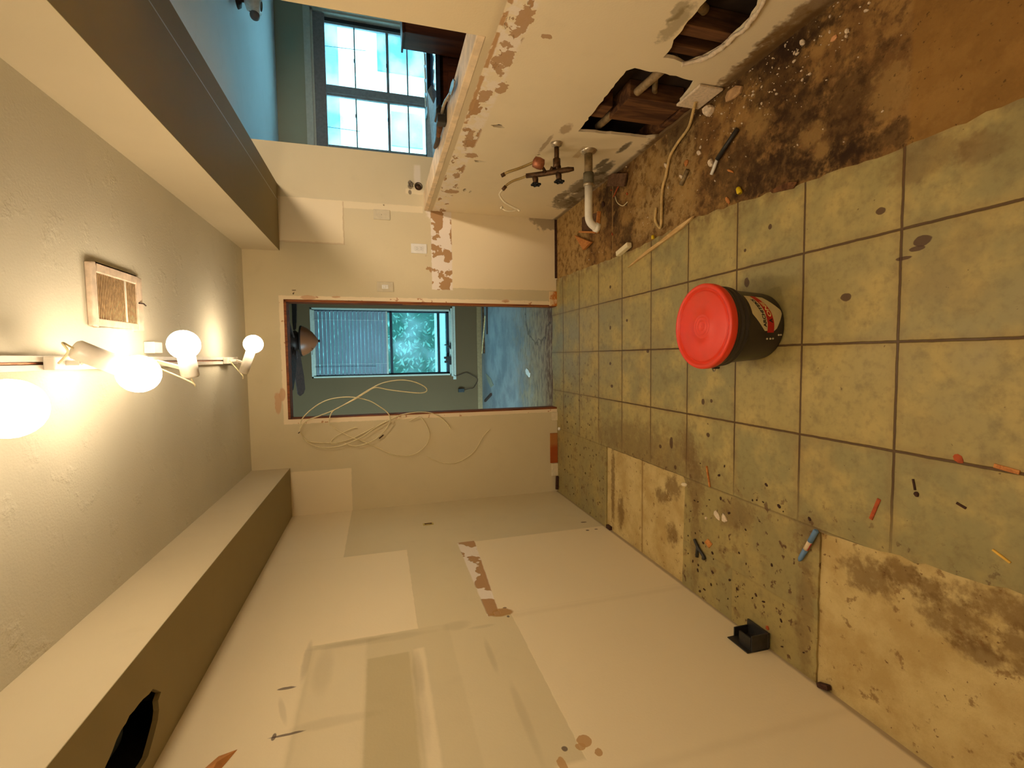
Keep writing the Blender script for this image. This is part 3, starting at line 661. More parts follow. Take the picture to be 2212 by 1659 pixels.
# hanging fixture seen at the top edge in the adjoining room
hx = Vector((2.40, 3.70, 2.17))
hl = thing('hanging_fixture', (hx.x, hx.y, HC), 'small unlit fixture with white glass shade and bronze ball under the adjoining ceiling', 'ceiling light')
MB().lathe([(.001, 0), (.055, 0), (.045, -.02), (.012, -.03), (.008, -.055)], (hx.x+.05, hx.y, HC), (0, 0, 1), 20).build('canopy', M_bronze, hl)
MB().lathe([(.012, 0), (.05, -.02), (.062, -.07), (.055, -.10), (.03, -.105)], (hx.x+.05, hx.y, 2.195), (.2, 0, 1), 24).build('glass_shade', mat('opal_glass', (.8, .82, .78), .3), hl)
MB().sphere((hx.x-.035, hx.y, 2.135), .032, 16, 10).tube([(hx.x+.05, hx.y, 2.19), (hx.x, hx.y, 2.165), (hx.x-.035, hx.y, 2.15)], .008, 8).build('bronze_ball', mat('dull_bronze', srgb(120, 112, 108), .5, .3), hl)

# ================================================================== CEILING VENT
vt = thing('ceiling_vent', (.21, 1.915, HC), 'dirty white framed return vent set in the kitchen ceiling', 'vent')
fr = MB()
fr.box((.112, 1.752, 2.226), (.310, 1.785, 2.2415)).box((.112, 2.040, 2.226), (.310, 2.082, 2.2415)).box((.112, 1.785, 2.226), (.138, 2.04, 2.2415)).box((.282, 1.785, 2.226), (.310, 2.04, 2.2415))
fr.build('frame', mat('grimy_white_enamel', srgb(206, 186, 164), .45, var=.22, sc=22), vt, .004)
MB().box((.138, 1.785, 2.238), (.282, 2.04, 2.2412)).build('back_plate', mat('dusty_grille', srgb(130, 106, 74), .9, var=.25, sc=40), vt)
for i in range(26):
    y = 1.790+i*.0098
    MB().bar((.138, y, 2.233), (.282, y, 2.233), .0022, .008, (0, .5, 1)).build('louvre', mat('dusty_louvre', srgb(168, 142, 106), .8, var=.2, sc=60), vt)
MB().box((.138, 1.962, 2.229), (.282, 1.970, 2.236)).build('divider', M_track, vt, .001)
MB().tube([(.214, 2.045, 2.226), (.214, 2.060, 2.216), (.208, 2.075, 2.215)], .0025, 6).build('lever', M_bronze, vt)

# ================================================================== WALL PLATES
def plate(name, label, cat, x, z, m):
    t = thing(name, (x, YB, z), label, cat)
    MB().box((x-.035, YB-.006, z-.057), (x+.035, YB-.0004, z+.057)).build('cover_plate', m, t, .002)
    return t
p = plate('wall_outlet', 'bright white rectangular wall outlet, right of the doorway', 'outlet', .800, 1.075, M_white)
rc_ = MB().box((.783, YB-.0085, 1.042), (.817, YB-.005, 1.108)).build('receptacle', mat('outlet_face', (.74, .72, .66), .4, var=.03), p, .001)
sl = MB()
for z in (1.060, 1.090):
    sl.box((.793, YB-.0092, z-.004), (.7945, YB-.008, z+.004)).box((.8055, YB-.0092, z-.004), (.807, YB-.008, z+.004)).box((.799, YB-.0092, z-.009), (.801, YB-.008, z-.007))
sl.build('slots', M_dark, rc_)
p = plate('light_switch', 'painted-over switch plate just beside the door opening', 'light switch', .515, 1.322, M_plate)
MB().box((.508, YB-.016, 1.318), (.522, YB-.005, 1.340)).box((.500, YB-.009, 1.300), (.530, YB-.005, 1.345)).build('toggle', M_white, p, .002)
p = plate('blank_plate', 'painted-over blank plate high in the corner above the white outlet', 'wall plate', 1.026, 1.332, M_plate)
MB().lathe([(.001, .004), (.004, .004), (.004, 0)], (1.026, YB-.006, 1.335), (0, -1, 0), 10).build('screw', M_chrome, p)
p = thing('junction_box', (XL, 3.078, 1.097), 'small empty yellowed electrical box slot in the left wall', 'electrical box')
MB().box((XL+.0005, 3.060, 1.062), (XL+.004, 3.096, 1.130)).build('rim', mat('yellowed_rim', srgb(196, 176, 100), .6), p, .001)
MB().box((XL+.0035, 3.066, 1.072), (XL+.0052, 3.090, 1.120)).build('cavity', mat('brown_slot', srgb(110, 84, 50), .8, var=.5, sc=60), p)
p = thing('wall_screw', (.47, YB, 1.935), 'small dark hook screw above the doorway corner', 'screw')
MB().tube([(.452, YB-.001, 1.936), (.452, YB-.014, 1.936), (.458, YB-.018, 1.926)], .002, 6).build('hook', M_bronze, p)
p = tag(MB().sphere((1.095, YB-.006, 1.318), .005, 10, 8).build('wall_anchor', M_chrome), 'tiny shiny anchor beside the blank plate', 'anchor')
# flake of torn paper on the left wall, and a hole with a valve stub by the ledge
tag(MB().add([(XL+.001, 1.43, 1.795), (XL+.012, 1.405, 1.835), (XL+.010, 1.36, 1.87), (XL+.001, 1.30, 1.85), (XL+.020, 1.375, 1.83)], [(0, 1, 4), (1, 2, 4), (2, 3, 4), (3, 0, 4)]).build('torn_paper_flap', mat('orange_torn_paper', srgb(190, 130, 72), .9)), 'orange flap of torn paper curling off the left wall', 'paper flap')
vs = thing('valve_stub', (1.248, YB, 1.068), 'old capped water stub in a round hole above the ledge end', 'pipe stub')
MB().lathe([(.018, .03), (.018, -.012), (.012, -.016), (.001, -.016)], (1.248, YB+.02, 1.068), (0, 1, 0), 16).build('stub', M_brass, vs)
MB().lathe([(.026, 0), (.029, -.003), (.024, -.003)], (1.248, YB, 1.068), (0, 1, 0), 20).build('hole_rim', M_dbr, vs)
for a in range(5):
    an = a*2*pi/5; MB().box((1.252+.014*cos(an), YB-.02, 1.120+.014*sin(an)), (1.262+.014*cos(an), YB-.010, 1.130+.014*sin(an))).build('handle_lobe', M_steel, vs, .003)

# ================================================================== PLUMBING on the right wall
dr = thing('drain_pipe', (XR, 2.322, .284), 'galvanised drain stub with white elbow jutting from the right wall', 'pipe')
MB().lathe([(.020, -.018), (.038, -.010), (.044, -.001), (.044, 0)], (XR, 2.322, .284), (1, 0, 0), 28).build('flange', M_chrome, dr)
MB().tube([(XR-.005, 2.322, .284), (.930, 2.322, .284)], .0215, 18).build('steel_nipple', M_galv, dr)
MB().tube([(.965, 2.322, .284), (.912, 2.322, .284)], .0275, 18).build('rubber_coupling', mat('grey_rubber', srgb(104, 98, 78), .8), dr)
hc_ = MB().tube([(.914, 2.322, .284), (.896, 2.322, .284)], .0262, 18).build('hose_clamp', M_chrome, dr)
MB().lathe([(.006, 0), (.006, .012), (.001, .012)], (.905, 2.322-.0, .284-.026), (0, 0, -1), 8).build('clamp_screw', M_chrome, hc_)
MB().tube([(.905, 2.322, .284), (.74, 2.322, .284)] + [(.74-.055*sin(t*pi/14), 2.322-.0, .284-.055*(1-cos(t*pi/14))) for t in range(1, 7)], .0205, 20).build('elbow_pipe', M_pvc, dr)
MB().tube([(.688, 2.322, .248), (.680, 2.322, .226)], .0245, 20).build('slip_nut', M_pvc, dr)
su = thing('supply_valves', (XR, 2.278, .481), 'tarnished twin shut-off valves on a supply pipe above the drain', 'valve')
SX = .945
MB().lathe([(.012, -.022), (.026, -.014), (.030, -.002), (.030, 0)], (XR, 2.278, .481), (1, 0, 0), 24).build('flange', M_chrome, su)
MB().tube([(XR-.005, 2.278, .481), (.99, 2.278, .481)], .0125, 12).build('supply_pipe', M_brass, su)
MB().tube([(1.0, 2.278, .481), (.955, 2.278, .481)], .0195, 12).lathe([(.012, 0), (.016, .004), (.016, .022), (.012, .026)], (.958, 2.278, .462), (0, 0, 1), 8).build('tee_body', M_brass, su)
MB().tube([(.938, 2.37, .615), (.938, 2.33, .55), (.938, 2.24, .433), (.938, 2.225, .41)], [.012, .0135, .0135, .009], 12).build('manifold_pipe', M_brass, su)
MB().tube([(.962, 2.285, .50), (.938, 2.30, .508)], .010, 10).build('branch', M_brass, su)
MB().lathe([(.010, -.030), (.026, -.024), (.029, 0), (.026, .024), (.010, .030)], (.975, 2.290, .575), (.3, .1, 1), 18).build('pressure_chamber', M_copper, su)
MB().tube([(.975, 2.29, .575), (.955, 2.30, .545), (.938, 2.305, .530)], .008, 10).build('chamber_neck', M_brass, su)
def tap(y, z, lx):
    vb = MB().tube([(.938, y, z), (.915, y, z-.004), (lx, y, z-.006)], [.015, .015, .012], 12)
    vb = vb.build('valve_body', M_brass, su)
    hb = MB()
    for k in range(6):
        a = k*pi/3; hb.tube([(lx, y, z-.006), (lx-.002, y+.020*cos(a), z-.006+.020*sin(a))], .0030, 6)
        hb.sphere((lx-.002, y+.021*cos(a), z-.006+.021*sin(a)), .0068, 8, 6)
    hb.tube([(lx-.002, y+.021*cos(k*pi/6), z-.006+.021*sin(k*pi/6)) for k in range(13)], .0036, 6)
    hb.sphere((lx-.003, y, z-.006), .006, 8, 6); hb.build('hand_wheel', M_black2, vb)
tap(2.350, .575, .893); tap(2.275, .475, .890)
MB().tube(crom([(.985, 2.30, .590), (.970, 2.33, .635), (.955, 2.34, .675), (.945, 2.36, .715), (.938, 2.38, .735)], 6), .0068, 10).build('braided_hose', M_braid, su)
MB().tube([(.940, 2.375, .728), (.932, 2.385, .745)], .0095, 10).build('hose_nut', M_brass, su)
MB().tube(crom([(.938, 2.37, .612), (.935, 2.40, .635), (.925, 2.42, .672), (.910, 2.44, .70), (.895, 2.445, .712)], 6), .0062, 10).build('braided_hose', M_braid, su)
MB().tube([(.903, 2.442, .706), (.885, 2.45, .722)], .0095, 10).build('hose_nut', M_brass, su)
MB().tube(crom([(.885, 2.45, .722), (.865, 2.465, .735), (.835, 2.475, .71), (.815, 2.48, .67), (.800, 2.478, .635), (.790, 2.474, .62)], 6), .0058, 10).build('white_hose', M_cream, su)
MB().tube(crom([(.800, 2.478, .635), (.790, 2.478, .65), (.788, 2.482, .69), (.800, 2.486, .715)], 5), .0045, 8).tube([(.800, 2.486, .715), (.808, 2.487, .722)], .009, 10).build('hose_tail', M_cream, su)

# ================================================================== COILED CABLE on the back wall
cb = tag(bpy.data.objects.new('cable_coil', None), 'loops of thin cream cable hanging on the back wall, spilling across the doorway', 'cable'); COL.objects.link(cb); cb.location = (-.5, YB, 1.92)
def cable(pts, y, r=.0038, y1=None):
    y1 = y if y1 is None else y1; m = len(pts)
    P = [(x, y+(y1-y)*i/(m-1), z) for i, (x, z) in enumerate(pts)]
    MB().tube(crom(P, 8), r, 8).build('loop', M_cable, cb)
cable([(-.499, 1.923), (-.409, 1.901), (-.326, 1.812), (-.282, 1.716), (-.272, 1.588), (-.298, 1.471), (-.343, 1.393), (-.402, 1.327), (-.459, 1.316), (-.52, 1.351), (-.593, 1.433), (-.63, 1.553), (-.604, 1.637)], 3.48, y1=3.515)
cable([(-.5, 1.925), (-.573, 1.884), (-.619, 1.804), (-.626, 1.696), (-.602, 1.599), (-.555, 1.499), (-.497, 1.411), (-.453, 1.322), (-.415, 1.225), (-.403, 1.086), (-.426, .987), (-.488, .909), (-.541, .874)], 3.508, .0034)
cable([(-.486, 1.92), (-.428, 1.881), (-.395, 1.793), (-.365, 1.711), (-.334, 1.646), (-.283, 1.555), (-.222, 1.455), (-.176, 1.355), (-.159, 1.234), (-.175, 1.138), (-.213, 1.063), (-.245, 1.05), (-.258, 1.099), (-.243, 1.222), (-.226, 1.323), (-.209, 1.409), (-.241, 1.476), (-.29, 1.555), (-.34, 1.659), (-.369, 1.704), (-.415, 1.725), (-.462, 1.73)], 3.47)
cable([(-.547, 1.91), (-.581, 1.861), (-.594, 1.761), (-.594, 1.658), (-.568, 1.566), (-.518, 1.465), (-.457, 1.342)], 3.522, .0034)
cable([(-.461, 1.73), (-.505, 1.681), (-.558, 1.598), (-.603, 1.501), (-.655, 1.402), (-.703, 1.315), (-.725, 1.212), (-.709, 1.127), (-.649, 1.055), (-.577, 1.032), (-.504, 1.052), (-.443, 1.1), (-.468, 1.178)], 3.516, .0030)
cable([(-.499, 1.544), (-.497, 1.57), (-.534, 1.656), (-.572, 1.715), (-.602, 1.722), (-.605, 1.684)], 3.520, .0026)
cable([(-.561, .563), (-.618, .618), (-.726, .688), (-.781, .764), (-.809, .847), (-.797, .949), (-.745, 1.056)], 3.525, .0028)
MB().tube([(-.585, 3.52, 1.395), (-.560, 3.515, 1.365)], .0045, 8).build('connector', M_brass, cb)
MB().tube([(-.505, YB-.001, 1.925), (-.505, 3.45, 1.925)], .003, 8).build('hanging_nail', M_bronze, cb)

# ================================================================== FAR ROOM
fn = thing('ceiling_fan', (.19, 5.3, 2.45), 'dark ceiling fan with amber glass bowl seen through the doorway', 'ceiling fan')
MB().lathe([(.001, 0), (.07, 0), (.06, -.03), (.015, -.05), (.015, -.14), (.06, -.15), (.10, -.18), (.11, -.24), (.08, -.28), (.05, -.30)], (.19, 5.3, 2.449), (0, 0, 1), 28).build('motor_housing', M_bronze, fn)
n = NT('amber_bowl', .35, .5); n.base(srgb(150, 82, 46)); gb = MB().lathe([(.155, 0), (.152, -.018), (.13, -.06), (.09, -.105), (.045, -.14), (.01, -.158), (.001, -.160)], (.19, 5.3, 2.150), (0, 0, 1), 32).build('glass_bowl', n.m, fn)
MB().lathe([(.05, .02), (.160, .012), (.162, 0), (.155, -.006)], (.19, 5.3, 2.150), (0, 0, 1), 32).build('bowl_rim', M_bronze, gb)
MB().lathe([(.001, -.012), (.012, -.010), (.016, 0), (.006, .01), (.001, .01)], (.19, 5.3, 1.985), (0, 0, 1), 12).build('finial', M_bronze, gb)
for k in range(5):
    a = radians(8+72*k); d = Vector((cos(a), sin(a), 0)); e = Vector((-sin(a), cos(a), .55)).normalized(); c0 = Vector((.19, 5.3, 2.215))
    o_ = [(.12, -.03), (.20, -.055), (.45, -.068), (.62, -.062), (.66, -.03), (.66, .03), (.62, .062), (.45, .068), (.20, .055), (.12, .03)]
    vs_ = [c0+d*p+e*q for p, q in o_]+[c0+d*p+e*q+Vector((0, 0, .007)) for p, q in o_]; m = len(o_)
    bl_ = MB().add(vs_, [tuple(range(m))[::-1], tuple(range(m, 2*m))]+[(i, (i+1) % m, m+(i+1) % m, m+i) for i in range(m)]); bl_.bar(c0+d*.06, c0+d*.2, .03, .006)
    bl_.build('blade', mat('dark_blade_wood', srgb(66, 42, 34), .6, var=.3), fn)
MB().tube([(.12, 5.24, 2.13), (.112, 5.24, 2.04), (.045, 5.24, 2.05)], .0022, 6).build('pull_chain', M_bronze, fn)
ch = thing('wall_charger', (-.458, 6.449, .30), 'small black power adapter plugged into the far room wall', 'charger')
MB().box((-.485, 6.40, .255), (-.435, 6.449, .335)).build('body', M_blackm, ch, .004)
MB().tube(crom([(-.455, 6.42, .255), (-.44, 6.42, .18), (-.43, 6.43, .12), (-.37, 6.43, .08), (-.31, 6.425, .06), (-.25, 6.425, .14), (-.215, 6.43, .22), (-.24, 6.43, .30), (-.255, 6.435, .37), (-.215, 6.42, .43)], 8), .004, 6).build('cord', M_dbr, ch)
wc = thing('window_clamp', (-.02, 6.43, .425), 'black clamp-like gadget on the far window sill, lower and bulkier one', 'gadget')
MB().box((-.05, 6.41, .425), (.015, 6.445, .50)).box((-.075, 6.41, .47), (-.045, 6.44, .52)).box((-.02, 6.41, .49), (.012, 6.44, .525)).build('body', M_blackm, wc, .004)
MB().box((-.10, 6.41, .425), (-.05, 6.44, .46)).build('foot', M_blackm, wc, .003)
wc = thing('window_latch_gadget', (.16, 6.43, .425), 'slim black gadget with side arm on the far window sill', 'gadget')
MB().box((.13, 6.42, .425), (.165, 6.445, .475)).box((.165, 6.42, .455), (.18, 6.44, .515)).build('body', M_blackm, wc, .004)
MB().box((.115, 6.42, .425), (.20, 6.445, .440)).build('base', M_blackm, wc, .002)
tag(MB().bar((-.48, 5.85, SUB+.012), (-.60, 6.22, SUB+.012), .03, .024).build('wood_offcut', M_dbr), 'dark short wood offcut on the far room floor near the left side', 'offcut')
tag(MB().bar((.05, 6.25, SUB+.008), (1.1, 6.30, SUB+.008), .05, .014).build('trim_board', M_stud), 'long brown trim strip lying below the far window', 'trim strip')
tag(MB().bar((.30, 6.05, SUB+.008), (1.2, 6.02, SUB+.008), .016, .014).build('trim_board', M_dbr), 'thin dark strip lying in front of the brown one in the far room', 'trim strip')
tag(MB().bar((.05, 6.34, SUB+.020), (.55, 6.10, SUB+.020), .016, .012).build('trim_board', M_pine), 'pale narrow strip slanting across the far room rubbish', 'trim strip')
tag(MB().panel([(-.20, 4.27), (-.16, 4.25), (-.13, 4.29), (-.115, 4.35), (-.14, 4.38), (-.17, 4.36)], [], 2, SUB+.008, SUB).build('paper_scrap', M_white), 'white paper scrap on the stained floor beyond the doorway', 'paper')
tag(MB().panel([(-.36, 5.75), (-.28, 5.9), (-.22, 6.2), (-.30, 6.12), (-.40, 5.9)], [], 2, SUB+.004, SUB).build('cloth_scrap', mat('dusty_cloth', srgb(150, 140, 116), .9)), 'pale dusty scrap beside the cord on the far room floor', 'cloth scrap')

# ================================================================== ADJOINING ROOM furniture
cbn = thing('base_cabinet', (2.6, 4.5, 0), 'dark brown wooden cabinet below the window in the adjoining room', 'cabinet')
MB().box((1.55, 4.3, SUB), (3.6, 4.9, .80)).build('body', M_dkw, cbn, .003)
for i in range(4): MB().box((1.60+i*.5, 4.282, .10), (2.05+i*.5, 4.30, .72)).build('door', M_dkw, cbn, .004)
ct = tag(MB().box((1.50, 4.22, .80), (3.65, 4.93, .838)).build('countertop', mat('glossy_black_top', (.02, .03, .05), .08, var=.2, spec=.8)), 'glossy black worktop catching blue window light', 'worktop')
bc = thing('tall_cabinet', (2.72, 4.05, 0), 'dark brown wooden cabinet side rising at the right end of the opening', 'cabinet')
MB().box((2.60, 3.96, SUB), (2.95, 4.18, 1.118)).build('side_panel', M_dkw, bc, .003)
MB().box((2.58, 3.94, 1.112), (2.97, 4.20, 1.13)).build('cap', M_dkw, bc, .003)
tag(MB().add([(1.70, 4.45, .838), (2.30, 4.40, .838), (2.55, 4.55, .838), (1.95, 4.60, .838), (1.86, 4.50, .895), (2.45, 4.48, .885)], [(0, 1, 2, 3), (0, 4, 3), (1, 5, 2), (0, 1, 5, 4), (3, 4, 5, 2)]).build('paper_stack', mat('grey_plastic_sheet', srgb(150, 160, 160), .4)), 'crumpled pale plastic sheeting on the black worktop', 'sheeting')
tr_ = thing('parts_tray', (2.7, 4.6, .838), 'low dark tray with shiny bits on the worktop under the window', 'tray')
MB().box((2.35, 4.62, .838), (3.15, 4.80, .870)).build('tray', M_black2, tr_, .003)
for i in range(5): MB().bar((2.42+i*.13, 4.70, .878), (2.50+i*.13, 4.66, .884), .02, .012).build('shiny_bit', M_chrome, tr_, .002)

# hand tool lying on the ledge
ht = thing('hand_tool', (1.15, 2.35, 1.032), 'old hand tool with curved steel blade and black collar lying on the ledge', 'hand tool')
MB().tube(crom([(1.140, 2.07, 1.048), (1.160, 2.20, 1.058), (1.163, 2.31, 1.058)], 6), [.006]*5+[.007]*8, 8).build('steel_shank', M_chrome, ht)
bo = [(1.112, 1.975), (1.128, 1.96), (1.150, 1.985), (1.160, 2.03), (1.158, 2.10), (1.145, 2.16), (1.138, 2.13), (1.134, 2.08), (1.118, 2.05)]
MB().panel(bo, [], 2, 1.052, 1.046).build('blade', M_steel, ht, .0015)
MB().box((1.125, 2.30, 1.033), (1.205, 2.355, 1.078)).box((1.155, 2.29, 1.040), (1.185, 2.38, 1.085)).build('collar', M_blackm, ht, .006)
MB().tube(crom([(1.160, 2.36, 1.055), (1.155, 2.42, 1.052), (1.150, 2.50, 1.050)], 5), [.011, .012, .013, .014, .015, .015, .014, .013, .012, .012, .011], 12).build('wooden_grip', M_stud, ht)
MB().tube(crom([(1.150, 2.50, 1.048), (1.155, 2.60, 1.046), (1.175, 2.70, 1.045)], 5), [.009, .011, .012, .012, .012, .012, .012, .012, .011, .010, .008], 12).build('dark_handle_end', mat('dark_grip', srgb(70, 56, 42), .7), ht)

# ================================================================== BUCKET
BX, BY, BH = .100, 1.447, .252
bk = thing('bucket', (BX, BY, 0), 'black plastic bucket with bright red lid standing on the tiles', 'bucket')
MB().lathe([(.001, .001), (.115, .001), (.121, .004), (.1215, .012), (.124, .020), (.1345, .165), (.1345, .168), (.1435, .170), (.1445, .176), (.137, .180), (.1375, .188), (.1450, .190), (.1455, .196), (.138, .200), (.1385, .208), (.1465, .210), (.147, .218), (.1410, .221), (.1415, .240), (.001, .240)], (BX, BY, 0), (0, 0, 1), 64).build('body', mat('black_bucket_plastic', (.034, .026, .020), .38, var=.25, sc=6, spec=.5), bk)
n = NT('red_lid_plastic', .42, .5)
dst = n.noise(60, 4); spk = n.voro(42)
lcx = n.mix(n.ss(n.noise(5, 4), .35, .7), srgb(232, 58, 30), srgb(214, 66, 40))
lcx = n.mix((1-n.ss(spk, .05, .09))*n.ss(n.noise(9, 2), .55, .62), lcx, srgb(110, 40, 28)); n.base(lcx)
M_lid = n.m
MB().lathe([(.1465, -.026), (.1520, -.026), (.1535, -.022), (.1535, -.003), (.1515, 0), (.1470, .0015), (.1375, .0008), (.1340, -.0075), (.1310, -.0088), (.1280, -.0030), (.1240, -.0020), (.08, -.0022), (.045, -.0022), (.043, -.0010), (.040, -.0022), (.034, -.0022), (.032, -.0010), (.029, -.0022), (.020, -.0022), (.018, -.0008), (.015, -.0022), (.001, -.0022)], (BX, BY, BH), (0, 0, 1), 72).build('lid', M_lid, bk)
AZ0 = radians(-70)
def rad(z): return .124+(z-.020)*(.1345-.124)/.145
def cyl(s_, z, off):
    r = rad(z)+off; a = AZ0+s_/.13; return (BX+r*cos(a), BY+r*sin(a), z)
def strip(name, ss_, lo, hi, off, m, nz=4, par=None):
    b = MB(); vs_ = []; k = len(ss_)
    for i, s_ in enumerate(ss_):
        for j in range(nz+1): z = lo[i]+(hi[i]-lo[i])*j/nz; vs_.append(cyl(s_, z, off))
    fs = [(i*(nz+1)+j, (i+1)*(nz+1)+j, (i+1)*(nz+1)+j+1, i*(nz+1)+j+1) for i in range(k-1) for j in range(nz)]
    o = b.add(vs_, fs, True).build(name, m, par or bk); return o
def interp(p, x):
    for (x0, y0), (x1, y1) in zip(p, p[1:]):
        if x0 <= x <= x1: return y0+(y1-y0)*(x-x0)/(x1-x0)
    return p[-1][1]
ss_ = [-.068+i*.136/32 for i in range(33)]
top = [(-.068, .094), (-.060, .102), (-.010, .148), (.068, .148)]; bot = [(-.068, .050), (-.060, .040), (-.004, .012), (.010, .013), (.068, .066)]
lab = strip('label', ss_, [interp(bot, s_) for s_ in ss_], [interp(top, s_) for s_ in ss_], .0008, mat('cream_label', srgb(214, 200, 156), .5, var=.05))
red = [(-.074, .052), (-.04, .054), (0, .062), (.03, .074), (.068, .098)]
rs_ = [-.074+i*.142/32 for i in range(33)]
strip('label_band', rs_, [interp(red, s_) for s_ in rs_], [interp(red, s_)+.030-.006*max(0, (s_+.02)/.09) for s_ in rs_], .0014, mat('red_label_band', srgb(190, 36, 28), .5, var=.05), par=lab)
def text(body, size, s0, z0, m, slope, off, name, width):
    cu = bpy.data.curves.new('t', 'FONT'); cu.body = body; cu.size = size; cu.align_x = 'LEFT'; cu.offset = size*.035
    to = bpy.data.objects.new('t', cu); COL.objects.link(to); bpy.context.view_layer.update()
    me = bpy.data.meshes.new_from_object(to.evaluated_get(bpy.context.evaluated_depsgraph_get()))
    bpy.data.objects.remove(to)
    xs = [v.co.x for v in me.vertices]; k = width/(max(xs)-min(xs))
    for v in me.vertices:
        s_ = s0+(v.co.x-min(xs))*k; z = z0+v.co.y+interp(slope, s_)
        p = cyl(s_, z, off); v.co = (p[0]-BX, p[1]-BY, p[2])
    me.materials.append(m); me.name = name; o = bpy.data.objects.new(name, me); COL.objects.link(o); o.parent = lab; return o
sl_ = [(-.09, .084), (-.05, .085), (0, .093), (.03, .105), (.09, .137)]
text('ARCHITEKS', .019, -.055, .003, M_dark, sl_, .0016, 'lettering', .105)
sl2 = [(-.09, .058), (-.04, .059), (0, .067), (.03, .078), (.09, .104)]
text('A', .022, -.040, .001, M_dark, sl2, .0021, 'lettering', .016)
text('ONE', .022, -.018, .001, mat('pale_ink', srgb(236, 214, 150), .5), sl2, .0021, 'lettering', .058)
for i, (s_, z) in enumerate(((-.096, .075), (-.096, .060), (-.096, .048), (-.083, .026), (-.083, .016))):
    p_ = cyl(s_, z, .0012); MB().sphere(p_, .0035, 8, 6).build('marking_dot', M_plate, bk)
MB().tube(crom([(BX-.146, BY-.01, .195), (BX-.162, BY+.0, .192), (BX-.158, BY+.05, .160), (BX-.10, BY+.125, .120), (BX, BY+.155, .10), (BX+.10, BY+.125, .120), (BX+.148, BY+.03, .180), (BX+.146, BY+.01, .195)], 6), .0022, 6).build('bail_handle', M_steel, bk)
MB().lathe([(.001, .008), (.012, .008), (.014, 0)], (BX-.146, BY-.01, .195), (-1, 0, 0), 12).build('handle_ear', M_blackm, bk)

# ================================================================== DEBRIS
def chip(name, label, cat, x, y, L, Wd, H, ang, m, seed, z0=0, tilt=0, group=None, nn=9):
    rg = random.Random(seed); pts = []
    for k in range(nn):
        a = 2*pi*k/nn; rr = rg.uniform(.72, 1.1); pts.append((cos(a)*L/2*rr, sin(a)*Wd/2*rr))
    vs_ = []; ca, sa = cos(ang), sin(ang)
    for lay, sc in ((0, 1), (H*.6, 1.0), (H, .72)):
        for (p, q) in pts:
            p2, q2 = p*sc, q*sc; vs_.append((x+p2*ca-q2*sa, y+p2*sa+q2*ca, z0+lay*(rg.uniform(.8, 1) if lay else 1)+max(0, p2*tilt+L/2*tilt)))
    fs = [tuple(range(nn))[::-1], tuple(range(2*nn, 3*nn))]+[(l*nn+k, l*nn+(k+1) % nn, (l+1)*nn+(k+1) % nn, (l+1)*nn+k) for l in (0, 1) for k in range(nn)]
    o = MB().add(vs_, fs).build(name, m); return tag(o, label, cat, group)
def stick(name, label, cat, a, b, w, h, m, z0=0, z1=None):
    z1 = z0 if z1 is None else z1
    o = MB().bar((a[0], a[1], z0+h/2), (b[0], b[1], z1+h/2), w, h).build(name, m, None, min(w, h)*.15); return tag(o, label, cat)

# long pale splinter, tapered
o = MB().panel([(.495, 2.395), (.530, 2.205), (.552, 2.08), (.580, 1.925), (.606, 1.840), (.618, 1.822), (.612, 1.865), (.596, 1.96), (.570, 2.07), (.548, 2.20), (.515, 2.33)], [], 2, .012, .001).build('wood_splinter', M_pine, None, .001)
tag(o, 'long pale tapered splinter of wood across the edge of the tiles', 'splinter')
tb = MB().box((-.014, -.066, 0), (.014, .066, .030), Matrix.Translation((.604, 2.432, 0)) @ Matrix.Rotation(radians(11), 4, 'Z')).build('trim_offcut', mat('white_painted_wood', srgb(236, 226, 190), .5, var=.04), None, .003)
tag(tb, 'white painted wood block lying near the rotten floor edge', 'offcut')
fc = tag(MB().tube(crom([(1.066, 1.745, .06), (1.060, 1.80, .03), (1.023, 1.869, .004), (.988, 1.953, .004), (.948, 2.011, .004), (.872, 2.04, .004), (.835, 2.063, .004), (.772, 2.074, .004), (.66, 2.077, .004), (.638, 2.090, .004), (.686, 2.13, .004), (.745, 2.122, .004)], 8), .0068, 8).build('floor_cable', mat('dirty_cream_cable', srgb(206, 176, 116), .6, var=.2)), 'dirty cream cable snaking over the brown subfloor from the wall hole', 'cable')
kr = thing('black_rod', (.84, 1.62, SUB), 'slim black rod with white tip lying on the brown subfloor', 'rod')
MB().tube([(.877, 1.563, .006), (.806, 1.676, .006)], .009, 10).build('shaft', M_blackm, kr)
MB().tube([(.806, 1.676, .006), (.758, 1.712, .004)], .007, 10).build('tip', M_white, kr)
tag(MB().lathe([(.008, 0), (.0105, .006), (.0085, .024), (.005, .028), (.001, .028)], (.625, 1.548, .003), (.9, .3, .1), 12).build('wire_nut', M_yel), 'yellow wire nut by the dark brown floor patch', 'wire nut')
tag(MB().lathe([(.007, 0), (.009, .006), (.007, .018), (.001, .020)], (.593, 2.140, .010), (1, 0, .1), 12).build('wire_nut', M_yel), 'yellow wire nut near the long pale splinter', 'wire nut')
tag(MB().panel([(.855, 3.119), (.744, 2.851), (.720, 2.975)], [], 2, .022, .003).build('wood_triangle', M_orw, None, .002), 'triangular orange wood scrap beneath the white drain elbow', 'wood scrap')
ws = thing('broken_tray', (.87, 2.9, SUB), 'brown board scrap with orange broken rim under the drain', 'board scrap')
MB().panel([(.955, 3.03), (.915, 2.765), (.80, 2.79), (.862, 3.032)], [], 2, .002, SUB+.001).build('board', M_chipb, ws)
MB().bar((.79, 2.785, .010), (.858, 3.036, .010), .012, .030).bar((.79, 2.785, .008), (.915, 2.755, .008), .010, .024).build('broken_rim', M_orw, ws, .001)
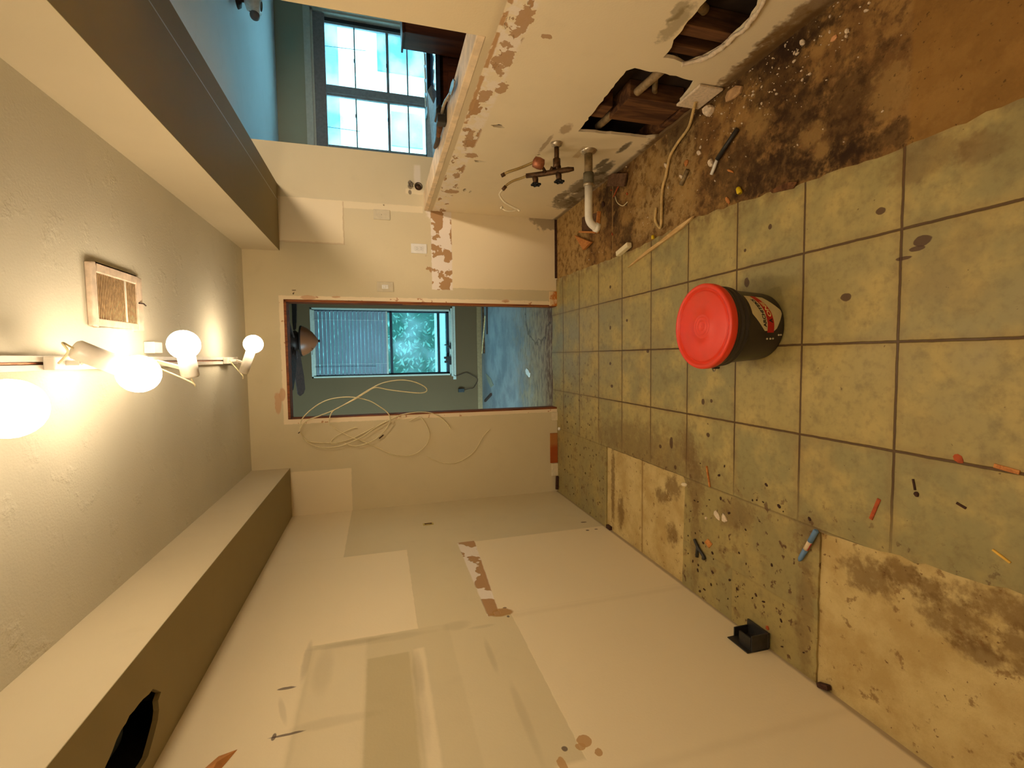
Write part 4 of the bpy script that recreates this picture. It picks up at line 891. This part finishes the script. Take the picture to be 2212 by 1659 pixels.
tag(MB().tube(crom([(.945, 2.557, .002), (.899, 2.529, .002), (.86, 2.464, .002), (.865, 2.412, .002)], 6), .0028, 6).build('curled_wire', M_cable), 'short curled cream wire on the dark rotten floor', 'wire')
stick('red_stick', 'thin reddish stick near the base of the right wall', 'stick', (.949, 2.585), (1.006, 2.502), .006, .006, M_rust, SUB+.003)
tag(MB().tube([(.79, 1.925, 0), (.84, 1.875, 0)], .010, 10).build('pipe_scrap', M_galv), 'short grey pipe scrap lying on the mottled subfloor', 'pipe scrap')
stick('orange_stick', 'orange stick on the dirty tiles beyond the pale plaster pieces', 'stick', (-.492, 1.722), (-.580, 1.700), .008, .006, M_orw)
stick('tan_stick', 'flat tan stick lying along a grout line at the near edge', 'stick', (-.268, .730), (-.274, .684), .010, .004, M_orw)
stick('yellow_stick', 'thin yellow stick on the greenish tile nearest the camera', 'stick', (-.467, .725), (-.485, .692), .005, .004, mat('yellow_wood', srgb(222, 176, 70), .6))
stick('brown_sliver', 'reddish brown sliver on the tile behind the blue marker', 'sliver', (-.423, .986), (-.490, 1.008), .010, .003, M_rust)
stick('dark_sliver', 'dark spindle-shaped sliver on the greenish tile', 'sliver', (-.378, .800), (-.386, .780), .006, .003, M_dbr)
stick('dark_sliver', 'dark bent sliver with knobbed end beside a grout crossing', 'sliver', (-.343, .900), (-.372, .894), .005, .003, M_dbr)
chip('brown_crumb', 'dark brown knob at the end of the bent sliver', 'crumb', -.382, .890, .016, .013, .006, .3, M_dbr, 11)
chip('leaf_scrap', 'reddish fan-shaped leaf scrap on a grout line near the camera', 'leaf', -.268, .800, .030, .020, .003, .7, M_rust, 12)
chip('wood_chip', 'square orange wood chip beside the black clip', 'wood chip', -.833, 1.706, .045, .050, .006, .2, M_orw, 13, nn=4)
chip('plaster_piece', 'pale flat plaster piece on the dirty left tiles, larger of a pair', 'plaster', -.690, 1.655, .050, .030, .006, 1.0, M_plst, 14, nn=7)
chip('plaster_piece', 'pale plaster piece touching the larger one on the left tiles', 'plaster', -.690, 1.610, .040, .034, .008, .3, M_plst, 15, nn=6)
chip('plaster_crumb', 'small round white crumb beside the plaster pieces', 'crumb', -.726, 1.722, .014, .012, .007, .3, M_plst, 16)
chip('white_scrap', 'cream oblong scrap at the corner of the bare left patch', 'scrap', -.616, 1.878, .052, .018, .008, pi/2+.2, M_cream, 17, nn=6)
chip('white_disc', 'round white plug lying against the left base trim', 'plug', -.585, 3.480, .030, .034, .012, 0, M_white, 18, nn=14)
tag(MB().bar((-.975, 3.505, .012), (-1.085, 3.510, .014), .022, .022).build('dark_scrap', M_dbr, None, .004), 'dark splintered scrap lying in the back left corner', 'scrap')
bc_ = thing('black_clip', (-.88, 1.75, 0), 'bent black plastic clip on the left tiles', 'clip')
MB().tube(crom([(-.850, 1.795, .006), (-.875, 1.765, .010), (-.905, 1.725, .008), (-.915, 1.735, .006)], 5), .007, 8).tube([(-.870, 1.772, .006), (-.925, 1.778, .006)], .007, 8).build('body', M_blackm, bc_)
# wood and plaster bits on the rotten floor
bits = [('wood_chip', 'orange wood sliver beside the black rod tip', 'wood chip', .735, 1.61, .050, .012, .006, 1.0, M_orw),
        ('wood_chip', 'orange flake near the yellow wire nut', 'wood chip', .625, 1.625, .050, .020, .005, .7, M_orw),
        ('wood_chip', 'triangular orange chip on the mottled subfloor', 'wood chip', .880, 1.895, .034, .034, .006, .4, M_orw),
        ('plaster_piece', 'oblong pale plaster chip between the cable and the black rod', 'plaster', .886, 1.805, .034, .018, .008, .9, M_plst),
        ('plaster_piece', 'pale plaster lump touching the black rod', 'plaster', .812, 1.725, .036, .026, .014, .5, M_plst),
        ('plaster_piece', 'pale narrow plaster shard beside the dirty cable', 'plaster', .925, 2.050, .050, .016, .008, .7, M_plst),
        ('plaster_piece', 'cream shard lying over the cable loop', 'plaster', .830, 1.930, .045, .014, .006, .8, M_plst),
        ('wood_chip', 'small orange chip between the wood triangle and the white block', 'wood chip', .735, 2.603, .022, .012, .005, .4, M_rust),
        ('wood_chip', 'small red-orange chip on the black stain', 'wood chip', .916, 2.427, .022, .016, .006, .9, M_rust),
        ('wood_chip', 'tiny red chip below the drain coupling', 'wood chip', 1.0, 2.615, .014, .010, .006, .2, M_rust),
        ('plaster_piece', 'peach squarish chip in the plaster litter by the wall', 'plaster', .970, 1.172, .020, .022, .006, .9, mat('peach_chip', srgb(216, 160, 112), .8)),
        ('plaster_piece', 'brightest round white lump at the near end of the plaster litter', 'plaster', .965, 1.130, .016, .013, .008, .2, M_plst),
        ('plaster_piece', 'cream angular lump on the dark wall-foot litter', 'plaster', 1.028, 1.285, .024, .018, .010, .5, M_plst),
        ('gypsum_slab', 'broken grey gypsum slab leaning at the hole foot', 'gypsum slab', 1.030, 1.60, .11, .05, .014, 1.4, mat('dusty_gypsum', srgb(186, 150, 108), .9, var=.2)),
        ('gypsum_slab', 'pale gypsum lump just inside the larger wall hole', 'gypsum slab', 1.035, 1.735, .07, .05, .03, 1.1, M_plst),
        ('wood_chip', 'dark brown bark-like scrap beside the supply hole foot', 'scrap', .95, 2.72, .05, .03, .01, .5, M_dbr)]
for i, b in enumerate(bits): chip(*b, seed=30+i, z0=SUB+.002, nn=7)
tag(MB().panel([(.560, 1.30), (.577, 1.285), (.590, 1.33), (.585, 1.40), (.574, 1.39)], [], 2, .005, .0005).build('floor_flake', M_stud), 'thin brown flake on the broken tile edge', 'flake')
bd = MB().bar((.99, 2.42, .008), (1.06, 2.62, .012), .07, .010); tag(bd.build('board_scrap', M_chipb, None, .001), 'dark brown board scrap leaning at the foot of the right wall', 'board scrap')
# countable crumbs of white plaster
rg = random.Random(21); proto = None
zones = [(1.00, 1.40, .05, .14, 46), (.93, 1.34, .06, .12, 38), (1.03, 1.60, .04, .16, 26), (.95, 1.62, .10, .22, 22), (.80, 1.35, .20, .35, 22), (.85, 2.2, .18, .45, 30), (.66, 2.4, .06, .5, 12), (1.02, 1.12, .05, .12, 14)]
for (zx, zy, sx, sy, cnt) in zones:
    for _ in range(cnt):
        x = min(1.07, zx+rg.gauss(0, sx)); y = zy+rg.gauss(0, sy)
        if x < .64: continue
        if proto is None:
            proto = chip('plaster_crumb', 'tiny white plaster crumb in the litter on the brown subfloor', 'crumb', 0, 0, .010, .007, .005, 0, M_plst, 99, 0, group='plaster crumbs on the brown subfloor', nn=6); c_ = proto
        else:
            c_ = proto.copy(); COL.objects.link(c_)
        c_.location = (x, y, SUB+.001); s_ = min(1.25, .30+rg.expovariate(3.4)); c_.scale = (s_*rg.uniform(.7, 1.5), s_, s_); c_.rotation_euler = (0, 0, rg.uniform(0, 6.28))
# blue marker
mk = thing('marker_pen', (-.646, 1.205, 0), 'blue marker pen with pale label lying on the left tiles', 'marker')
a, b = Vector((-.583, 1.176, .009)), Vector((-.712, 1.238, .009)); M_blue = mat('blue_plastic', srgb(104, 142, 186), .4, var=.05)
MB().tube([a, a.lerp(b, .03), a.lerp(b, .36)], [.006, .0085, .0085], 14).build('cap', M_blue, mk)
MB().tube([a.lerp(b, .36), a.lerp(b, .62)], .0080, 14).build('printed_barrel', mat('pale_pink_label', srgb(226, 204, 170), .5, var=.08), mk)
MB().tube([a.lerp(b, .62), a.lerp(b, .93), b], [.0085, .0075, .004], 14).build('barrel_end', M_blue, mk)
MB().bar(a.lerp(b, .38)+Vector((-.003, -.006, .001)), a.lerp(b, .60)+Vector((-.003, -.006, .001)), .003, .004).build('red_mark', mat('red_ink', srgb(190, 40, 60), .5), mk)
# black open box on the left wall at floor level
bb = thing('black_bracket', (XL, 1.43, 0), 'open black plastic bracket box standing against the left wall', 'bracket')
q = MB(); q.box((XL+.001, 1.360, .012), (XL+.062, 1.366, .085)).box((XL+.001, 1.360, .004), (XL+.062, 1.465, .012)).box((XL+.001, 1.360, .012), (XL+.005, 1.465, .105)).box((XL+.001, 1.459, .012), (XL+.040, 1.465, .075))
q.build('shell', M_blackm, bb, .003)
MB().box((XL+.004, 1.367, .078), (XL+.050, 1.425, .086)).build('flap', M_blackm, bb, .002)
chip('brown_crumb', 'reddish brown crumb just in front of the black bracket box', 'crumb', -1.03, 1.375, .018, .015, .006, .3, M_rust, 51)
tag(MB().bar((-1.10, 1.158, .004), (-1.085, 1.120, .004), .016, .020).build('dark_scrap', M_dbr, None, .003), 'dark lump in the corner where the floor seam meets the left wall', 'scrap')
tag(MB().box((-1.103, 2.61, SUB), (-1.080, 2.66, .012)).build('dark_scrap', M_dbr, None, .003), 'black scrap at the far seam beside the left wall', 'scrap')
# brown dirt crumbs over the left strip
rg = random.Random(8); proto = None
for _ in range(70):
    x = rg.uniform(-1.08, -.45); y = rg.choice((rg.uniform(1.2, 1.87), rg.uniform(1.3, 1.8), rg.uniform(2.7, 3.45)))
    if proto is None:
        proto = chip('dirt_crumb', 'small brown dirt crumb scattered on the left strip of tiles', 'crumb', 0, 0, .014, .008, .003, 0, M_dbr, 98, 0, group='brown crumbs on the left tiles', nn=7); c_ = proto
    else:
        c_ = proto.copy(); COL.objects.link(c_)
    c_.location = (x, y, .0005); s_ = rg.uniform(.4, 1.5); c_.scale = (s_, s_*rg.uniform(.6, 1.2), 1); c_.rotation_euler = (0, 0, rg.uniform(0, 6.28))
